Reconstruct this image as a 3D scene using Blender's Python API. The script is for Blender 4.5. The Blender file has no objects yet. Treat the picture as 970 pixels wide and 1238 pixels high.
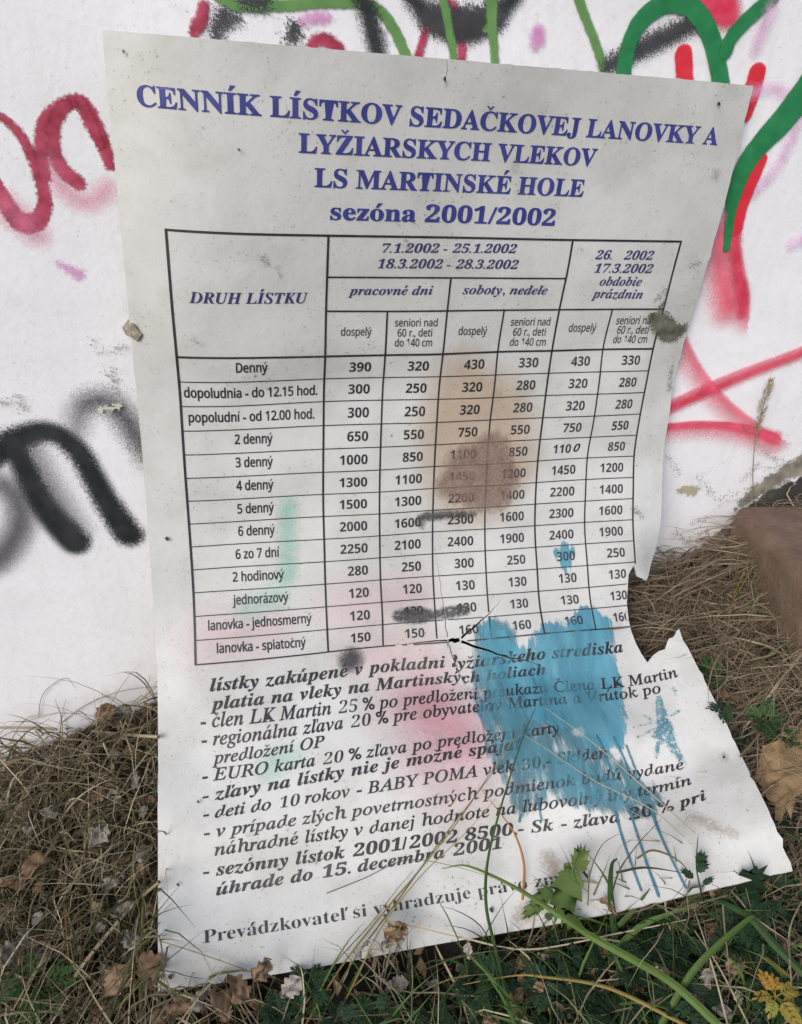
import bpy, math, random
import numpy as np
from mathutils import Vector
from mathutils.geometry import delaunay_2d_cdt
sc = bpy.context.scene
random.seed(7); RNG = np.random.default_rng(11)

# ------------------------------------------------------------------ camera, world, sun, exposure
F = 900.0; PX, PY = 485.0, 619.0                    # focal length and centre in photo pixels (970 x 1238)
R = np.array([[0.971487,-0.057387,0.230043],[-0.227854,-0.494188,0.838964],[0.065539,-0.867459,-0.493173]])
CAM = np.array([0.08422,-0.85629,-0.02902])
cd = bpy.data.cameras.new('camera'); cam = bpy.data.objects.new('camera', cd); sc.collection.objects.link(cam)
from mathutils import Matrix
Mw = np.eye(4); Mw[:3,0] = R[:,0]; Mw[:3,1] = -R[:,1]; Mw[:3,2] = -R[:,2]; Mw[:3,3] = CAM
cam.matrix_world = Matrix(Mw.tolist())
cd.sensor_fit = 'VERTICAL'; cd.sensor_height = 24.0; cd.lens = F/1238*24.0
cd.clip_start = 0.02; cd.clip_end = 500
sc.camera = cam
SUN_EL, SUN_AZ = math.radians(33), math.radians(222)   # azimuth from +Y, clockwise: high, behind the viewer
world = bpy.data.worlds.new('World'); sc.world = world; world.use_nodes = True
wn = world.node_tree; bg = wn.nodes['Background']
sky = wn.nodes.new('ShaderNodeTexSky'); sky.sky_type = 'NISHITA'; sky.sun_disc = False
sky.sun_elevation = SUN_EL; sky.sun_rotation = SUN_AZ
sky.air_density = 1.0; sky.dust_density = 2.0; sky.ozone_density = 1.0
wn.links.new(sky.outputs[0], bg.inputs[0]); bg.inputs[1].default_value = 0.085
sl = bpy.data.lights.new('sun', 'SUN'); sl.energy = 1.35; sl.angle = math.radians(35); sl.color = (1.0, 0.97, 0.93)
so = bpy.data.objects.new('sun', sl); sc.collection.objects.link(so)
sdir = Vector((math.sin(SUN_AZ)*math.cos(SUN_EL), math.cos(SUN_AZ)*math.cos(SUN_EL), math.sin(SUN_EL)))
so.rotation_euler = sdir.to_track_quat('Z', 'Y').to_euler()
sc.view_settings.view_transform = 'Standard'; sc.view_settings.look = 'None'
sc.view_settings.exposure = 0.74; sc.view_settings.gamma = 1.0
sc.cycles.transparent_max_bounces = 48; sc.cycles.max_bounces = 8

# ------------------------------------------------------------------ helpers
def link(o, parent=None):
    sc.collection.objects.link(o)
    if parent is not None: o.parent = parent
    return o
def tag(o, label=None, cat=None, group=None, kind=None):
    if label: o['label'] = label
    if cat: o['category'] = cat
    if group: o['group'] = group
    if kind: o['kind'] = kind
    return o
def empty(name, loc):
    o = bpy.data.objects.new(name, None); o.location = loc; o.empty_display_size = 0.02
    return link(o)
def wpos(o):
    p = np.zeros(3)
    while o is not None: p = p + np.array(o.location); o = o.parent
    return p
def mesh_data(name, V, faces, mat=None, smooth=False, attrs=None):
    me = bpy.data.meshes.new(name)
    V = np.asarray(V, dtype=np.float32)
    if isinstance(faces, np.ndarray):
        n, k = faces.shape
        me.vertices.add(len(V)); me.vertices.foreach_set('co', V.ravel())
        me.loops.add(n*k); me.loops.foreach_set('vertex_index', faces.astype(np.int32).ravel())
        me.polygons.add(n); me.polygons.foreach_set('loop_start', np.arange(0, n*k, k, dtype=np.int32))
        me.update(calc_edges=True)
    else:
        me.from_pydata(V.tolist(), [], faces); me.update()
    if smooth: me.polygons.foreach_set('use_smooth', np.ones(len(me.polygons), dtype=bool))
    for k2, a in (attrs or {}).items():
        a = np.asarray(a, dtype=np.float32)
        if a.ndim == 1:
            at = me.attributes.new(k2, 'FLOAT', 'POINT'); at.data.foreach_set('value', a)
        else:
            at = me.attributes.new(k2, 'FLOAT_VECTOR', 'POINT'); at.data.foreach_set('vector', a.ravel())
    if mat: me.materials.append(mat)
    return me
def build(name, V, faces, mat, parent=None, smooth=False, attrs=None, loc=None):
    V = np.asarray(V, dtype=np.float64)
    off = wpos(parent) if parent is not None else np.zeros(3)
    if loc is not None: off = off + np.asarray(loc)
    o = bpy.data.objects.new(name, mesh_data(name, V-off, faces, mat, smooth, attrs))
    if loc is not None: o.location = loc
    return link(o, parent)
# smooth pseudo noise for numpy
def vnoise(x, y, z=0.0, seed=0):
    r = np.random.default_rng(seed); s = 0
    for k in range(7):
        a = r.normal(size=3); a /= np.linalg.norm(a); f = r.uniform(.6, 1.6)
        s = s + np.sin(f*(a[0]*x+a[1]*y+a[2]*z)*2.2 + r.uniform(0, 6.28))
    return s/4.0

# ------------------------------------------------------------------ node materials
class NT:
    def __init__(s, name):
        s.m = bpy.data.materials.new(name); s.m.use_nodes = True; s.t = s.m.node_tree
        s.b = s.t.nodes['Principled BSDF']; s.out = s.t.nodes['Material Output']
    def n(s, typ, ins=None, **kw):
        nd = s.t.nodes.new('ShaderNode'+typ)
        for k, v in kw.items(): setattr(nd, k, v)
        for k, v in (ins or {}).items():
            if isinstance(v, bpy.types.NodeSocket): s.t.links.new(v, nd.inputs[k])
            else: nd.inputs[k].default_value = v
        return nd
    def math(s, op, a, b=0.0, c=0.0, clamp=False):
        nd = s.n('Math', {0: a, 1: b, 2: c}, operation=op); nd.use_clamp = clamp; return nd.outputs[0]
    def noise(s, vec, scale, detail=4.0, rough=0.55, dist=0.0):
        return s.n('TexNoise', {'Vector': vec, 'Scale': scale, 'Detail': detail, 'Roughness': rough, 'Distortion': dist}).outputs[0]
    def mix(s, f, a, b, blend='MIX'):
        nd = s.n('Mix', data_type='RGBA', blend_type=blend)
        for i, v in ((0, f), (6, a), (7, b)):
            if isinstance(v, bpy.types.NodeSocket): s.t.links.new(v, nd.inputs[i])
            else: nd.inputs[i].default_value = v if not isinstance(v, tuple) or len(v) == 4 else v+(1,)
        return nd.outputs[2]
    def ramp(s, v, lo, hi):          # linear 0..1
        return s.n('MapRange', {0: v, 1: lo, 2: hi, 3: 0.0, 4: 1.0}).outputs[0]
    def crv(s, fac, stops):
        nd = s.n('ValToRGB', {0: fac}); cr = nd.color_ramp
        while len(cr.elements) < len(stops): cr.elements.new(.5)
        for e, (p, c) in zip(cr.elements, stops): e.position = p; e.color = tuple(c)+(1,)
        return nd.outputs[0]
    def attr(s, name): return s.n('Attribute', attribute_name=name)
    def coord(s): return s.n('TexCoord').outputs['Object']
    def set(s, **kw):
        for k, v in kw.items():
            k = k.replace('_', ' ')
            if isinstance(v, bpy.types.NodeSocket): s.t.links.new(v, s.b.inputs[k])
            else: s.b.inputs[k].default_value = v if not (isinstance(v, tuple) and len(v) == 3) else v+(1,)
        return s
    def bump(s, h, strength, dist):
        nd = s.n('Bump', {'Height': h, 'Strength': strength, 'Distance': dist}); s.t.links.new(nd.outputs[0], s.b.inputs['Normal'])

def mat_paint(name, color, color2=None, nscale=400, amp=.004, soft=.002, op=1.0, rough=.55, n2=None, stretch=None, vor=False, detail=3):
    """paint with a ragged or speckled edge, from the 'sd' attribute (metres inside the edge)"""
    m = NT(name); co = m.coord()
    if stretch: co = m.n('Mapping', {'Vector': co, 'Scale': stretch}).outputs[0]
    sd = m.attr('sd').outputs['Fac']
    nz = m.math('SUBTRACT', m.noise(co, nscale, detail, .6), .5)
    x = m.math('ADD', sd, m.math('MULTIPLY', nz, amp*2.6))
    a = m.ramp(x, -soft, soft)
    if n2:      # second, larger wear
        w = m.ramp(m.noise(co, n2[0], 5, .65), n2[1], n2[2]); a = m.math('MULTIPLY', a, w)
    if vor:
        v = m.n('TexVoronoi', {'Vector': m.n('Mapping', {'Vector': m.coord(), 'Scale': (1, 1, 1)}).outputs[0], 'Scale': 110.0}, feature='DISTANCE_TO_EDGE').outputs[0]
        a = m.math('MULTIPLY', a, m.math('ADD', .5, m.math('MULTIPLY', m.ramp(v, .01, .06), .5)))
    a = m.math('MULTIPLY', a, op)
    c2 = color2 or tuple(min(1, c*1.5+.01) for c in color)
    m.set(Base_Color=m.mix(m.ramp(m.noise(co, 60, 4), .35, .7), color, c2), Alpha=a, Roughness=rough)
    return m.m

# ------------------------------------------------------------------ surfaces of the place
WALL_Y = 0.016
def wall_off(x, z):                                  # how far the plaster stands out towards the viewer
    return 0.0014*vnoise(x*9, z*9, 0, 3) + 0.0006*vnoise(x*31, z*31, 0, 4) + 0.002
def base_z(x):                                       # line where ground meets wall
    return np.interp(x, [-6,-1.2,-.6,-.256,-.134,-.029,.3,.749,.823,.978,1.3,2,6], [-1.25,-1.1,-1.0,-.928,-.872,-.85,-.78,-.688,-.65,-.60,-.56,-.52,-.45])
def foot(x, z):                                      # plaster foot swelling out above the ground
    return 0.016*np.exp(-((z-base_z(x)-.005)/.022)**2)*(0.6+.5*vnoise(x*20, z*6, 0, 8))
def wall_y(x, z): return WALL_Y - wall_off(x, z) - np.clip(foot(x, z), 0, None)
def ground_z(x, y):
    f = np.clip(-y/.35, 0, 1); f = f*f*(3-2*f)
    far = np.clip((-y-.7)/3, 0, 1)
    near = np.interp(x, [-6,-.6,-.3,0,.3,.45,.64,.9,1.3,6], [-1.2,-1.06,-.99,-.93,-.905,-.865,-.785,-.70,-.63,-.5])
    return (base_z(x)*(1-f)+near*f)*(1-far) + far*(-.95) + 0.012*vnoise(x*14, y*14, 0, 5) + .006*vnoise(x*45, y*45, 0, 6)
def ray(px, py): return R @ np.array([(px-PX)/F, (py-PY)/F, 1.0])
def at_wall(px, py):
    v = ray(px, py); y = WALL_Y
    for _ in range(3):
        p = CAM + v*((y-CAM[1])/v[1]); y = wall_y(p[0], p[2])
    return p
def at_ground(px, py, h=0.0):
    v = ray(px, py); z = -.9
    for _ in range(12):
        p = CAM + v*((z-CAM[2])/v[2]); z = .5*z + .5*(float(ground_z(p[0], min(p[1], 0)))+h)
    return CAM + v*((z-CAM[2])/v[2])

# ---- the bent board: nodes every 50 mm across and down, in 0.1 mm
BH = 1.048149
NODES = '0 0 0 443 -231 -7 931 -332 -10 1430 -362 -11 1934 -356 -10 2436 -346 -10 2935 -328 -9 3434 -292 -7 3932 -247 -6 4430 -202 -4 4928 -159 -3 5427 -118 -1 5926 -80 1 6425 -41 2 6924 0 0;-7 -2 -500 443 -217 -506 930 -322 -509 1430 -352 -509 1934 -342 -509 2435 -321 -508 2933 -293 -507 3433 -255 -505 3932 -220 -504 4430 -182 -503 4928 -139 -503 5427 -110 -501 5928 -87 -498 6429 -58 -496 6927 -17 -499;-15 -4 -999 442 -205 -1006 930 -309 -1007 1430 -338 -1007 1935 -323 -1007 2434 -293 -1006 2931 -258 -1005 3432 -222 -1003 3932 -196 -1002 4429 -164 -1002 4927 -124 -1003 5427 -101 -1001 5929 -89 -996 6431 -68 -994 6929 -27 -998;-23 -9 -1498 441 -196 -1504 930 -290 -1505 1430 -313 -1505 1934 -294 -1504 2433 -259 -1504 2931 -223 -1503 3431 -194 -1501 3930 -175 -1500 4429 -151 -1501 4927 -117 -1502 5427 -94 -1500 5930 -81 -1496 6432 -63 -1493 6930 -24 -1497;-33 -17 -1998 437 -189 -2003 930 -261 -2004 1431 -273 -2002 1933 -251 -2000 2433 -216 -2001 2931 -188 -2002 3429 -174 -2000 3928 -159 -1999 4429 -140 -2000 4929 -117 -2000 5429 -86 -1999 5929 -61 -1996 6429 -40 -1993 6928 -3 -1996;-43 -27 -2497 434 -177 -2502 932 -230 -2501 1434 -229 -2497 1934 -202 -2495 2428 -174 -2500 2923 -160 -2502 3428 -153 -2497 3928 -127 -2495 4427 -98 -2496 4927 -78 -2495 5428 -51 -2496 5929 -37 -2494 6429 -26 -2493 6926 25 -2496;-50 -31 -2997 436 -156 -3000 932 -204 -3000 1432 -214 -2997 1932 -198 -2997 2429 -170 -2999 2927 -155 -2999 3427 -152 -2996 3924 -108 -2995 4423 -74 -2993 4925 -69 -2991 5424 -27 -2995 5924 -6 -2996 6427 -9 -2993 6924 52 -2998;-54 -40 -3497 436 -131 -3497 933 -165 -3497 1433 -149 -3492 1934 -118 -3487 2435 -102 -3486 2933 -103 -3488 3431 -109 -3489 3932 -114 -3487 4433 -101 -3485 4932 -78 -3484 5431 -79 -3480 5932 -77 -3479 6429 -36 -3488 6920 47 -3502;-63 -75 -3996 428 -171 -3993 929 -177 -3994 1430 -176 -3988 1929 -171 -3981 2428 -164 -3982 2927 -166 -3984 3426 -175 -3983 3925 -156 -3983 4425 -134 -3984 4926 -137 -3979 5427 -153 -3971 5926 -137 -3974 6423 -86 -3988 6919 -41 -4000;-71 -142 -4494 422 -219 -4488 922 -239 -4485 1422 -247 -4478 1921 -251 -4473 2418 -259 -4473 2919 -258 -4473 3424 -243 -4468 3923 -238 -4471 4421 -229 -4475 4921 -207 -4473 5420 -194 -4468 5919 -186 -4470 6418 -169 -4482 6914 -139 -4497;-78 -257 -4982 420 -287 -4982 920 -298 -4980 1420 -303 -4974 1919 -312 -4968 2419 -332 -4965 2919 -349 -4960 3420 -350 -4952 3920 -349 -4953 4419 -341 -4958 4917 -329 -4959 5416 -332 -4953 5915 -349 -4945 6414 -355 -4946 6911 -317 -4971;-82 -414 -5457 419 -407 -5465 918 -403 -5466 1417 -431 -5455 1917 -465 -5443 2418 -484 -5436 2919 -483 -5435 3419 -479 -5432 3916 -501 -5424 4414 -516 -5422 4912 -506 -5427 5410 -510 -5424 5908 -544 -5405 6405 -566 -5398 6900 -508 -5441;-85 -583 -5926 416 -570 -5935 914 -587 -5932 1412 -615 -5922 1911 -643 -5909 2412 -664 -5898 2913 -672 -5893 3411 -680 -5893 3909 -718 -5875 4408 -758 -5856 4906 -770 -5852 5402 -779 -5849 5904 -821 -5824 6399 -827 -5822 6855 -661 -5926;-88 -795 -6378 408 -846 -6350 904 -873 -6341 1403 -874 -6347 1904 -880 -6346 2404 -918 -6319 2906 -941 -6306 3408 -934 -6321 3905 -986 -6296 4401 -1036 -6269 4901 -1043 -6272 5399 -1071 -6260 5896 -1099 -6242 6392 -1083 -6249 6884 -1008 -6299;-89 -1068 -6796 395 -1170 -6729 901 -1175 -6737 1401 -1155 -6757 1900 -1128 -6775 2404 -1112 -6777 2903 -1150 -6751 3393 -1247 -6700 3887 -1323 -6654 4386 -1369 -6620 4887 -1408 -6591 5389 -1449 -6566 5892 -1440 -6592 6394 -1406 -6625 6887 -1448 -6543;-101 -1394 -7173 396 -1446 -7145 896 -1465 -7141 1397 -1458 -7150 1897 -1454 -7151 2396 -1478 -7125 2894 -1517 -7092 3394 -1552 -7072 3892 -1593 -7043 4391 -1640 -7014 4890 -1688 -6991 5390 -1740 -6962 5891 -1798 -6921 6380 -1864 -6828 6837 -1940 -6635;-115 -1747 -7524 386 -1761 -7533 882 -1810 -7495 1380 -1845 -7447 1877 -1880 -7391 2371 -1925 -7328 2865 -1976 -7266 3360 -2025 -7208 3856 -2072 -7159 4352 -2119 -7119 4850 -2168 -7088 5348 -2222 -7061 5842 -2279 -7006 6327 -2345 -6899 6795 -2425 -6742;-124 -2165 -7789 377 -2176 -7802 872 -2221 -7750 1362 -2278 -7670 1851 -2337 -7583 2343 -2391 -7508 2836 -2443 -7438 3327 -2496 -7366 3822 -2545 -7316 4317 -2596 -7265 4809 -2653 -7197 5300 -2708 -7134 5798 -2760 -7091 6287 -2821 -7017 6742 -2915 -6829;-135 -2544 -8109 352 -2626 -8012 848 -2679 -7954 1344 -2722 -7900 1839 -2763 -7846 2334 -2807 -7788 2827 -2856 -7726 3319 -2909 -7657 3812 -2967 -7588 4303 -3026 -7517 4796 -3076 -7459 5299 -3109 -7435 5786 -3179 -7348 6236 -3295 -7151 6656 -3401 -6901;-137 -2976 -8346 363 -2952 -8378 864 -2976 -8343 1361 -3011 -8299 1858 -3051 -8249 2354 -3092 -8195 2849 -3134 -8136 3343 -3183 -8071 3837 -3241 -8002 4322 -3325 -7905 4794 -3436 -7769 5255 -3553 -7610 5688 -3666 -7390 6097 -3771 -7117 6508 -3875 -6852;-133 -3439 -8527 362 -3403 -8591 858 -3402 -8603 1355 -3431 -8572 1854 -3469 -8526 2351 -3498 -8486 2849 -3526 -8446 3341 -3582 -8369 3804 -3686 -8212 4257 -3807 -8034 4710 -3918 -7860 5135 -4033 -7624 5545 -4145 -7357 5963 -4253 -7105 6397 -4364 -6877;-152 -3759 -8907 351 -3793 -8900 850 -3836 -8863 1349 -3877 -8817 1848 -3907 -8779 2348 -3918 -8760 2846 -3945 -8717 3325 -4025 -8596 3762 -4150 -8388 4186 -4284 -8155 4622 -4403 -7936 5053 -4516 -7705 5486 -4626 -7472 5936 -4719 -7275 6417 -4776 -7146'
ND = np.array([list(map(int, r.split())) for r in NODES.split(';')], dtype=float).reshape(22, 15, 3)/1e4
ND[..., 1] -= 0.003
NE = np.zeros((24, 17, 3)); NE[1:-1, 1:-1] = ND
NE[0] = 2*NE[1]-NE[2]; NE[-1] = 2*NE[-2]-NE[-3]; NE[:, 0] = 2*NE[:, 1]-NE[:, 2]; NE[:, -1] = 2*NE[:, -2]-NE[:, -3]
def cr(u):
    return np.stack([-.5*u+u*u-.5*u**3, 1-2.5*u*u+1.5*u**3, .5*u+2*u*u-1.5*u**3, -.5*u*u+.5*u**3], -1)
def S(s, t):
    s = np.atleast_1d(np.asarray(s, float)); t = np.atleast_1d(np.asarray(t, float))
    a = s/.7*14; b = t/BH*21
    i = np.clip(np.floor(a).astype(int), 0, 13); j = np.clip(np.floor(b).astype(int), 0, 20)
    wa = cr(a-i); wb = cr(b-j); out = 0
    for m in range(4):
        row = 0
        for n in range(4): row = row + wa[:, n, None]*NE[j+m, i+n]
        out = out + wb[:, m, None]*row
    return out
def SN(s, t):
    e = 1e-3; a = S(np.asarray(s)+e, t)-S(np.asarray(s)-e, t); b = S(s, np.asarray(t)+e)-S(s, np.asarray(t)-e)
    n = np.cross(b, a); n /= np.linalg.norm(n, axis=1, keepdims=True); return n
def proj(P):
    c = (P-CAM) @ R                                    # world -> camera
    return np.stack([PX+F*c[:, 0]/c[:, 2], PY+F*c[:, 1]/c[:, 2]], -1)
_gs, _gt = np.meshgrid(np.linspace(-.02, .72, 75), np.linspace(-.02, BH+.02, 110))
_gs, _gt = _gs.ravel(), _gt.ravel(); _gp = proj(S(_gs, _gt))
def on_board(px, py):                                 # sheet coordinates seen at a point of the picture
    k = np.argmin(((_gp-[px, py])**2).sum(1)); q = np.array([_gs[k], _gt[k]])
    for _ in range(6):
        p0 = proj(S(q[0], q[1]))[0]; e = 1e-4
        J = np.stack([(proj(S(q[0]+e, q[1]))[0]-p0)/e, (proj(S(q[0], q[1]+e))[0]-p0)/e], 1)
        q = q + np.clip(np.linalg.solve(J, np.array([px, py])-p0), -.02, .02)
    return q
def OB(txt): return np.array([on_board(*map(float, w.split(','))) for w in txt.split()])
def in_poly(P, poly):
    x, y = P[:, 0], P[:, 1]; r = np.zeros(len(P), bool); n = len(poly)
    for i in range(n):
        x0, y0 = poly[i]; x1, y1 = poly[(i+1) % n]
        if y0 == y1: continue
        c = ((y0 > y) != (y1 > y)) & (x < (x1-x0)*(y-y0)/(y1-y0)+x0); r ^= c
    return r

# ------------------------------------------------------------------ ground
m = NT('dark_soil'); co = m.coord()
m.set(Base_Color=m.crv(m.noise(co, 40, 6, .65), [(.3, (.008, .006, .005)), (.55, (.02, .015, .011)), (.75, (.045, .034, .022))]), Roughness=.95)  # soil kept near black: shade in the gaps between stems is in this colour
m.bump(m.noise(co, 90, 6, .7), .8, .01); M_SOIL = m.m
xs = np.concatenate([np.linspace(-60, -1.3, 16), np.arange(-1.2, 2.0, .02), np.linspace(2.1, 60, 16)]); ys = np.concatenate([np.linspace(-60, -1.3, 16), np.arange(-1.2, .1, .02)])
X, Y = np.meshgrid(xs, ys); V = np.stack([X.ravel(), Y.ravel(), ground_z(X, Y).ravel()], 1); nx = len(xs)
ii, jj = np.meshgrid(np.arange(nx-1), np.arange(len(ys)-1)); a = (jj*nx+ii).ravel()
tag(build('ground', V, np.stack([a, a+1, a+1+nx, a+nx], 1), M_SOIL, None, True), kind='structure')

# ------------------------------------------------------------------ plastered wall
m = NT('whitewashed_plaster'); co = m.coord()
bz = m.attr('up').outputs['Fac']                      # metres above the ground line
c = m.mix(m.ramp(m.noise(co, 6, 5, .6), .35, .7), (.80, .80, .845), (.74, .74, .775))
c = m.mix(m.math('MULTIPLY', m.ramp(m.noise(co, 70, 6, .75), .5, .8), .34), c, (.5, .5, .5))
sp = m.ramp(m.noise(co, 260, 3, .6), .66, .73); c = m.mix(m.math('MULTIPLY', sp, .4), c, (.28, .27, .25))
# old paint gone near the ground
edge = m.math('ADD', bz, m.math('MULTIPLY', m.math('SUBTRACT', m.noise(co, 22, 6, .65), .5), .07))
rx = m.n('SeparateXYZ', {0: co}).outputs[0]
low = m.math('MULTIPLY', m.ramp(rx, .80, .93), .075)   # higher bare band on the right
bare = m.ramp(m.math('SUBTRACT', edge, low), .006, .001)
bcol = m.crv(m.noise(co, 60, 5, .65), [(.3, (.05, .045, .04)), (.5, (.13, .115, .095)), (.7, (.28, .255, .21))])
bcol = m.mix(m.ramp(rx, .86, .95), bcol, (.045, .042, .038))  # far right: shade of the recess above the stone, painted into the bare band
c = m.mix(m.math('MULTIPLY', m.ramp(m.noise(m.n('Mapping', {'Vector': co, 'Rotation': (0, .35, 0), 'Scale': (9, 1, 1.2)}).outputs[0], 5, 6, .7), .55, .8), .4), c, (.60, .57, .53))
dirt = m.math('MULTIPLY', m.ramp(m.math('ADD', bz, m.math('MULTIPLY', m.noise(co, 30, 4), .08)), .11, .03), .55)
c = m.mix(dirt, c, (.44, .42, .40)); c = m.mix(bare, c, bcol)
m.set(Base_Color=c, Roughness=.82, Specular_IOR_Level=.25)
hgt = m.math('ADD', m.math('MULTIPLY', m.noise(co, 130, 6, .65), .5), m.math('MULTIPLY', m.math('SUBTRACT', 1.0, bare), .6))
m.bump(hgt, .5, .0024); M_WALL = m.m
xs = np.concatenate([[-5, -3, -1.5], np.arange(-1.0, 1.9, .0125), [2.2, 3.2, 5.5]]); zs = np.concatenate([[-1.6], np.arange(-1.25, -.35, .006), np.arange(-.35, .6, .0125), [.9, 1.3, 1.7]])
X, Z = np.meshgrid(xs, zs); x, z = X.ravel(), Z.ravel(); V = np.stack([x, wall_y(x, z), z], 1); nx, nz = len(xs), len(zs)
ii, jj = np.meshgrid(np.arange(nx-1), np.arange(nz-1)); a = (jj*nx+ii).ravel(); Fq = [tuple(q) for q in np.stack([a, a+1, a+1+nx, a+nx], 1)]
per = list(range(nx))+[k*nx+nx-1 for k in range(1, nz)]+[(nz-1)*nx+k for k in range(nx-2, -1, -1)]+[k*nx for k in range(nz-2, 0, -1)]
n0 = len(V); V2 = V[per].copy(); V2[:, 1] = .33; V = np.vstack([V, V2]); L_ = len(per)
Fq += [(per[(k+1) % L_], per[k], n0+k, n0+(k+1) % L_) for k in range(L_)]+[tuple(n0+k for k in range(L_-1, -1, -1))]
wall = build('wall', V, Fq, M_WALL, None, True, {'up': V[:, 2]-base_z(V[:, 0])})
wall.data.set_sharp_from_angle(angle=math.radians(60))
tag(wall, 'whitewashed plaster wall covered in spray graffiti behind the price board', 'wall')

# ------------------------------------------------------------------ outline, tears and cracks of the board
right_px = '790,672 787,683 784,697 781.5,702 776,699 771,697 769,689 767,683 763,689 760,695 759,712 758,729 760,748 763.6,764 769,778 776,791 783,801 790,792 797,787 804,785 807,776 809,772 813,771 816,768 818,763 821,760 826,774'
RP = OB(right_px)
def straight(a, b, n, amp, seed):
    r = np.random.default_rng(seed); f = np.linspace(0, 1, n, endpoint=False)[:, None]
    p = np.asarray(a)*(1-f)+np.asarray(b)*f; d = np.asarray(b)-np.asarray(a); nn = np.array([-d[1], d[0]])/np.hypot(*d)
    k = r.normal(0, amp, n)*(r.random(n) < .25); k[0] = 0; return p + nn*k[:, None]
outline = np.vstack([straight((0, 0), (.7, 0), 90, .0005, 1), straight((.7, 0), (.7, RP[0][1]), 90, .0008, 2), RP,
                     straight((.7, RP[-1][1]+.012), (.7, BH), 40, .0008, 3), straight((.7, BH), (0, BH), 70, .0004, 4), straight((0, BH), (0, 0), 110, .0004, 5)])
def slit(px, widths, seed):
    q = OB(px); pts = [q[0]]; r = np.random.default_rng(seed)
    for a, b in zip(q[:-1], q[1:]):
        n = max(2, int(np.hypot(*(b-a))/.006))
        for k in range(1, n+1):
            p = a+(b-a)*k/n; pts.append(p + (r.normal(0, .0005, 2) if k < n else 0))
    pts = np.array(pts); w = np.interp(np.linspace(0, 1, len(pts)), np.linspace(0, 1, len(widths)), widths)/2000
    d = np.gradient(pts, axis=0); d /= np.linalg.norm(d, axis=1, keepdims=True); nn = np.stack([-d[:, 1], d[:, 0]], 1)
    return np.vstack([pts+nn*w[:, None], (pts-nn*w[:, None])[::-1]])
slits = [slit('540,66 541,84 539,96 540,110', [1.2, .9, .5, .05], 1),
         slit('470,781.5 500,777.5 520,775.5 541,774.2', [.1, .7, 1.4, 2.0], 2),
         slit('543,774.5 550,774.8 556,773.5', [3.6, 6.5, 4.6], 3),
         slit('558,771.5 567,763 578,754 593,741 608,722', [3.0, 2.4, 1.6, .6, .05], 4),
         slit('558,775.5 572,781 589,786 606,792 622,796 640,800 665,808', [3.8, 3.2, 2.4, 2.2, 1.4, .7, .05], 5),
         slit('541,770.5 539,752 536,730 531,695 528,668', [1.2, .9, .7, .5, .05], 6),
         slit('543,779 545,788 550,802 557,817 566,834 575,850 584,866', [1.0, .8, .6, .5, .4, .25, .05], 7)]
seam = OB('541,774 545,788 557,817 575,850 592,885')
tear = OB('470,781.5 541,774.2')
def lift(s, t):                                        # broken pieces stand slightly proud of one another
    s = np.asarray(s, float); t = np.asarray(t, float)
    e = np.interp(t, seam[:, 1], seam[:, 0]); ty = np.interp(s, tear[:, 0], tear[:, 1])
    d = np.hypot(s-seam[0][0], t-seam[0][1])
    left = (s < e) & (t > ty)
    up = (~left) & (t > seam[0][1]+(s-seam[0][0])*.22) & (s >= e)
    f = np.clip(1-d/.10, 0, 1)**2
    return np.where(left, .0030*f, np.where(up, -.0018*f, 0.0))
def B(s, t, h=0.0):
    s = np.atleast_1d(s); t = np.atleast_1d(t)
    return S(s, t) + SN(s, t)*(lift(s, t)+h)[:, None]

# ------------------------------------------------------------------ materials of the board
m = NT('weathered_white_plastic'); co = m.coord()
spk = m.math('MULTIPLY', m.ramp(m.noise(co, 300, 2, .5), .645, .69), m.ramp(m.noise(co, 17, 4, .7), .34, .6))                        # dark specks
big = m.math('MULTIPLY', m.ramp(m.noise(co, 90, 6, .8), .60, .70), m.ramp(m.noise(co, 11, 4, .7), .42, .64))
patch = m.ramp(m.noise(co, 14, 4, .6), .45, .75)
film = m.ramp(m.noise(co, 4.5, 6, .62), .35, .72)
scr = m.ramp(m.noise(m.n('Mapping', {'Vector': co, 'Rotation': (.3, .8, .2), 'Scale': (1, 14, 2.2)}).outputs[0], 38, 3, .6), .66, .8)
c = m.mix(film, (.59, .593, .59), (.485, .487, .478))
c = m.mix(m.math('MULTIPLY', patch, .6), c, (.40, .395, .36))
c = m.mix(m.math('MULTIPLY', scr, .35), c, (.42, .41, .38))
c = m.mix(m.math('MULTIPLY', big, .5), c, (.25, .23, .18))
c = m.mix(m.math('MULTIPLY', spk, m.math('ADD', m.math('MULTIPLY', patch, .6), .36)), c, (.14, .12, .09))
m.set(Base_Color=c, Roughness=m.math('ADD', .48, m.math('MULTIPLY', film, .25)), Specular_IOR_Level=.25)
m.bump(m.math('ADD', m.math('MULTIPLY', m.noise(co, 160, 5, .6), .12), m.noise(co, 8, 3, .55)), .55, .006)
M_SHEET = m.m
m = NT('torn_plastic_edge'); m.set(Base_Color=m.mix(m.noise(m.coord(), 300), (.30, .29, .27), (.6, .59, .56)), Roughness=.8); M_EDGE = m.m
def mat_ink(name, col, worn=.8):
    m = NT(name); co = m.coord(); w = m.ramp(m.noise(co, 420, 4, .7), .64, .70)
    w2 = m.ramp(m.noise(co, 35, 4, .6), .4, .8)
    m.set(Base_Color=m.mix(m.math('MULTIPLY', w2, .35), col, tuple(min(.5, x*2+.05) for x in col)), Roughness=.5,
          Alpha=m.math('SUBTRACT', 1.0, m.math('MULTIPLY', w, worn)))
    return m.m
INK_BLUE = mat_ink('blue_printing_ink', (.03, .036, .20)); INK_NAVY = mat_ink('navy_printing_ink', (.032, .030, .12))
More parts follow.
